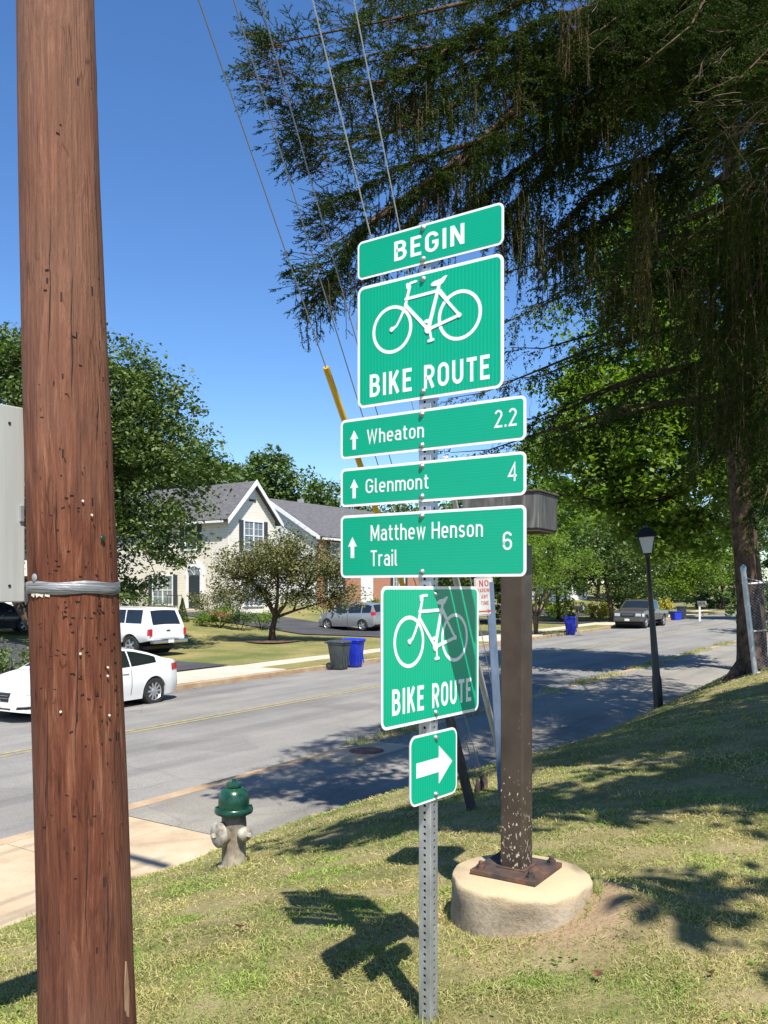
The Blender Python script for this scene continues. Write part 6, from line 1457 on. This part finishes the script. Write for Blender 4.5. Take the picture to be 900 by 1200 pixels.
# bare twigs
mb = MB()
def bare(px, py, Y, n, L, dirx):
    for k in range(n):
        p = P(px+random.uniform(-30, 30), py+random.uniform(-25, 25), Y+random.uniform(-.4, .4)); d = Vector((dirx+random.gauss(0, .5), random.gauss(0, .4), random.gauss(-.25, .35))).normalized(); pts = [p]
        for i in range(5): d = (d+Vector((random.gauss(0, .22), random.gauss(0, .2), random.gauss(-.02, .2)))).normalized(); pts.append(pts[-1]+d*L*random.uniform(.1, .25))
        mb.tube([v-sb for v in pts], [.0035, .003, .0026, .002, .0015, .001], 4)
        for j in (2, 3):
            e = (d+Vector((random.gauss(0, .8), 0, random.gauss(0, .8)))).normalized(); mb.tube([pts[j]-sb, pts[j]-sb+e*L*.2], [.003, .001], 3)
bare(890, 130, 7.4, 14, .55, -.9); bare(860, 60, 7.8, 8, .5, -.8); bare(770, 270, 9.2, 6, .45, -.2); bare(690, 20, 8.8, 4, .35, 0); bare(888, 195, 7.4, 10, .5, -.8)
tag(mb.build('bare_twigs', M['twig'], spt), kind='stuff')
def emit(cs_, ds_, ls_, m, nm, **kw):
    V = spruce_twigs(np.array(cs_), np.array(ds_), np.array(ls_)[:, None], **kw)-np.array(sb)
    npmesh(nm, V, np.arange(len(V)).reshape(-1, 3), m, spt); return len(V)//3
TC, TD, TLn = np.array(tw_c), np.array(tw_d), np.array(tw_l)
px_c = 450+TC[:, 0]/TC[:, 1]*F; py_c = HOR-(TC[:, 2]-EYE)/TC[:, 1]*F
vis = (py_c > -60) & (px_c > 200) & (px_c < 960)
near = vis & (TC[:, 1] < 11.2)
print('spruce twigs', len(TC), vis.sum(), near.sum(), len(od_c))
gx = np.sin(TC[:, 0]*6.3+1.3*np.sin(TC[:, 2]*3.1)+TC[:, 1]*1.7)*np.sin(TC[:, 2]*6.8+1.1*np.sin(TC[:, 0]*4.3)+TC[:, 1]*2.3)
clump = (gx > -.12-.5*np.clip((TC[:, 0]+.3)/2.3, 0, 1)-(TC[:, 1] > 11.2)*.25)
thin = (rng.random(len(TC)) < .74); keepf = ((rng.random(len(TC)) < .42) & ~near) | (near & thin); near = near & thin & clump; keepf = keepf & clump; vis = vis & keepf
t1 = emit(TC[near], TD[near], TLn[near], M['needle'], 'crown', nn=10, nl=.030, nw=.0125)
fr_ = vis & ~near; t2 = emit(TC[fr_], TD[fr_], TLn[fr_]*1.15, M['needle'], 'far_boughs', nn=3, nl=.065, nw=.034)
ov_ = np.where(~vis & keepf)[0]; t3 = emit(TC[ov_], TD[ov_], TLn[ov_]*1.5, M['needle'], 'upper_boughs', nn=4, nl=.11, nw=.055)
t4 = emit(od_c, od_d, od_l, M['needle_old'], 'old_cords', nn=3, nl=.028, nw=.013) if od_c else 0
print('spruce tris', t1, t2, t3, t4)
# second tree just outside the frame on the right; its boughs shade the bank
b = (8.2, 1.2, GZ(8.2, 1.2))
tree('shade_tree', 'leafy tree standing outside the right edge whose shade falls on the grass bank', b,
     [[(Vector(b)-Vector((0, 0, .3)), .4), (Vector(b)+Vector((0, 0, 3)), .28), (Vector(b)+Vector((-.5, .3, 6)), .2), (Vector(b)+Vector((-1, .5, 9)), .1)]],
     [((3.6, 2.2, 7.0), (2.9, .85, .45)), ((1.3, 2.7, 6.8), (1.3, .42, .3)), ((6.6, 1.4, 8.2), (2.6, 2.2, 1.5)), ((8.5, 3.8, 7.2), (2.2, 1.6, 1.2)), ((5.0, 3.0, 9.5), (2.4, .7, .5)), ((7.0, 6.0, 9.3), (2.8, .9, .5)), ((4.2, 5.2, 9.0), (1.6, .5, .3)), ((5.6, 5.0, 8.0), (2.6, .8, .5)), ((4.0, 4.2, 7.4), (1.8, .35, .35)), ((1.3, 6.0, 7.8), (1.7, .8, .35)), ((3.6, 7.0, 8.4), (1.9, .9, .35)), ((3.0, .2, 6.2), (.8, .25, .3)), ((4.4, .6, 6.4), (1.2, .35, .3))],
     700, 80, .20, 'leafA', clump_r=.46, limb_n=20, shell=.2)
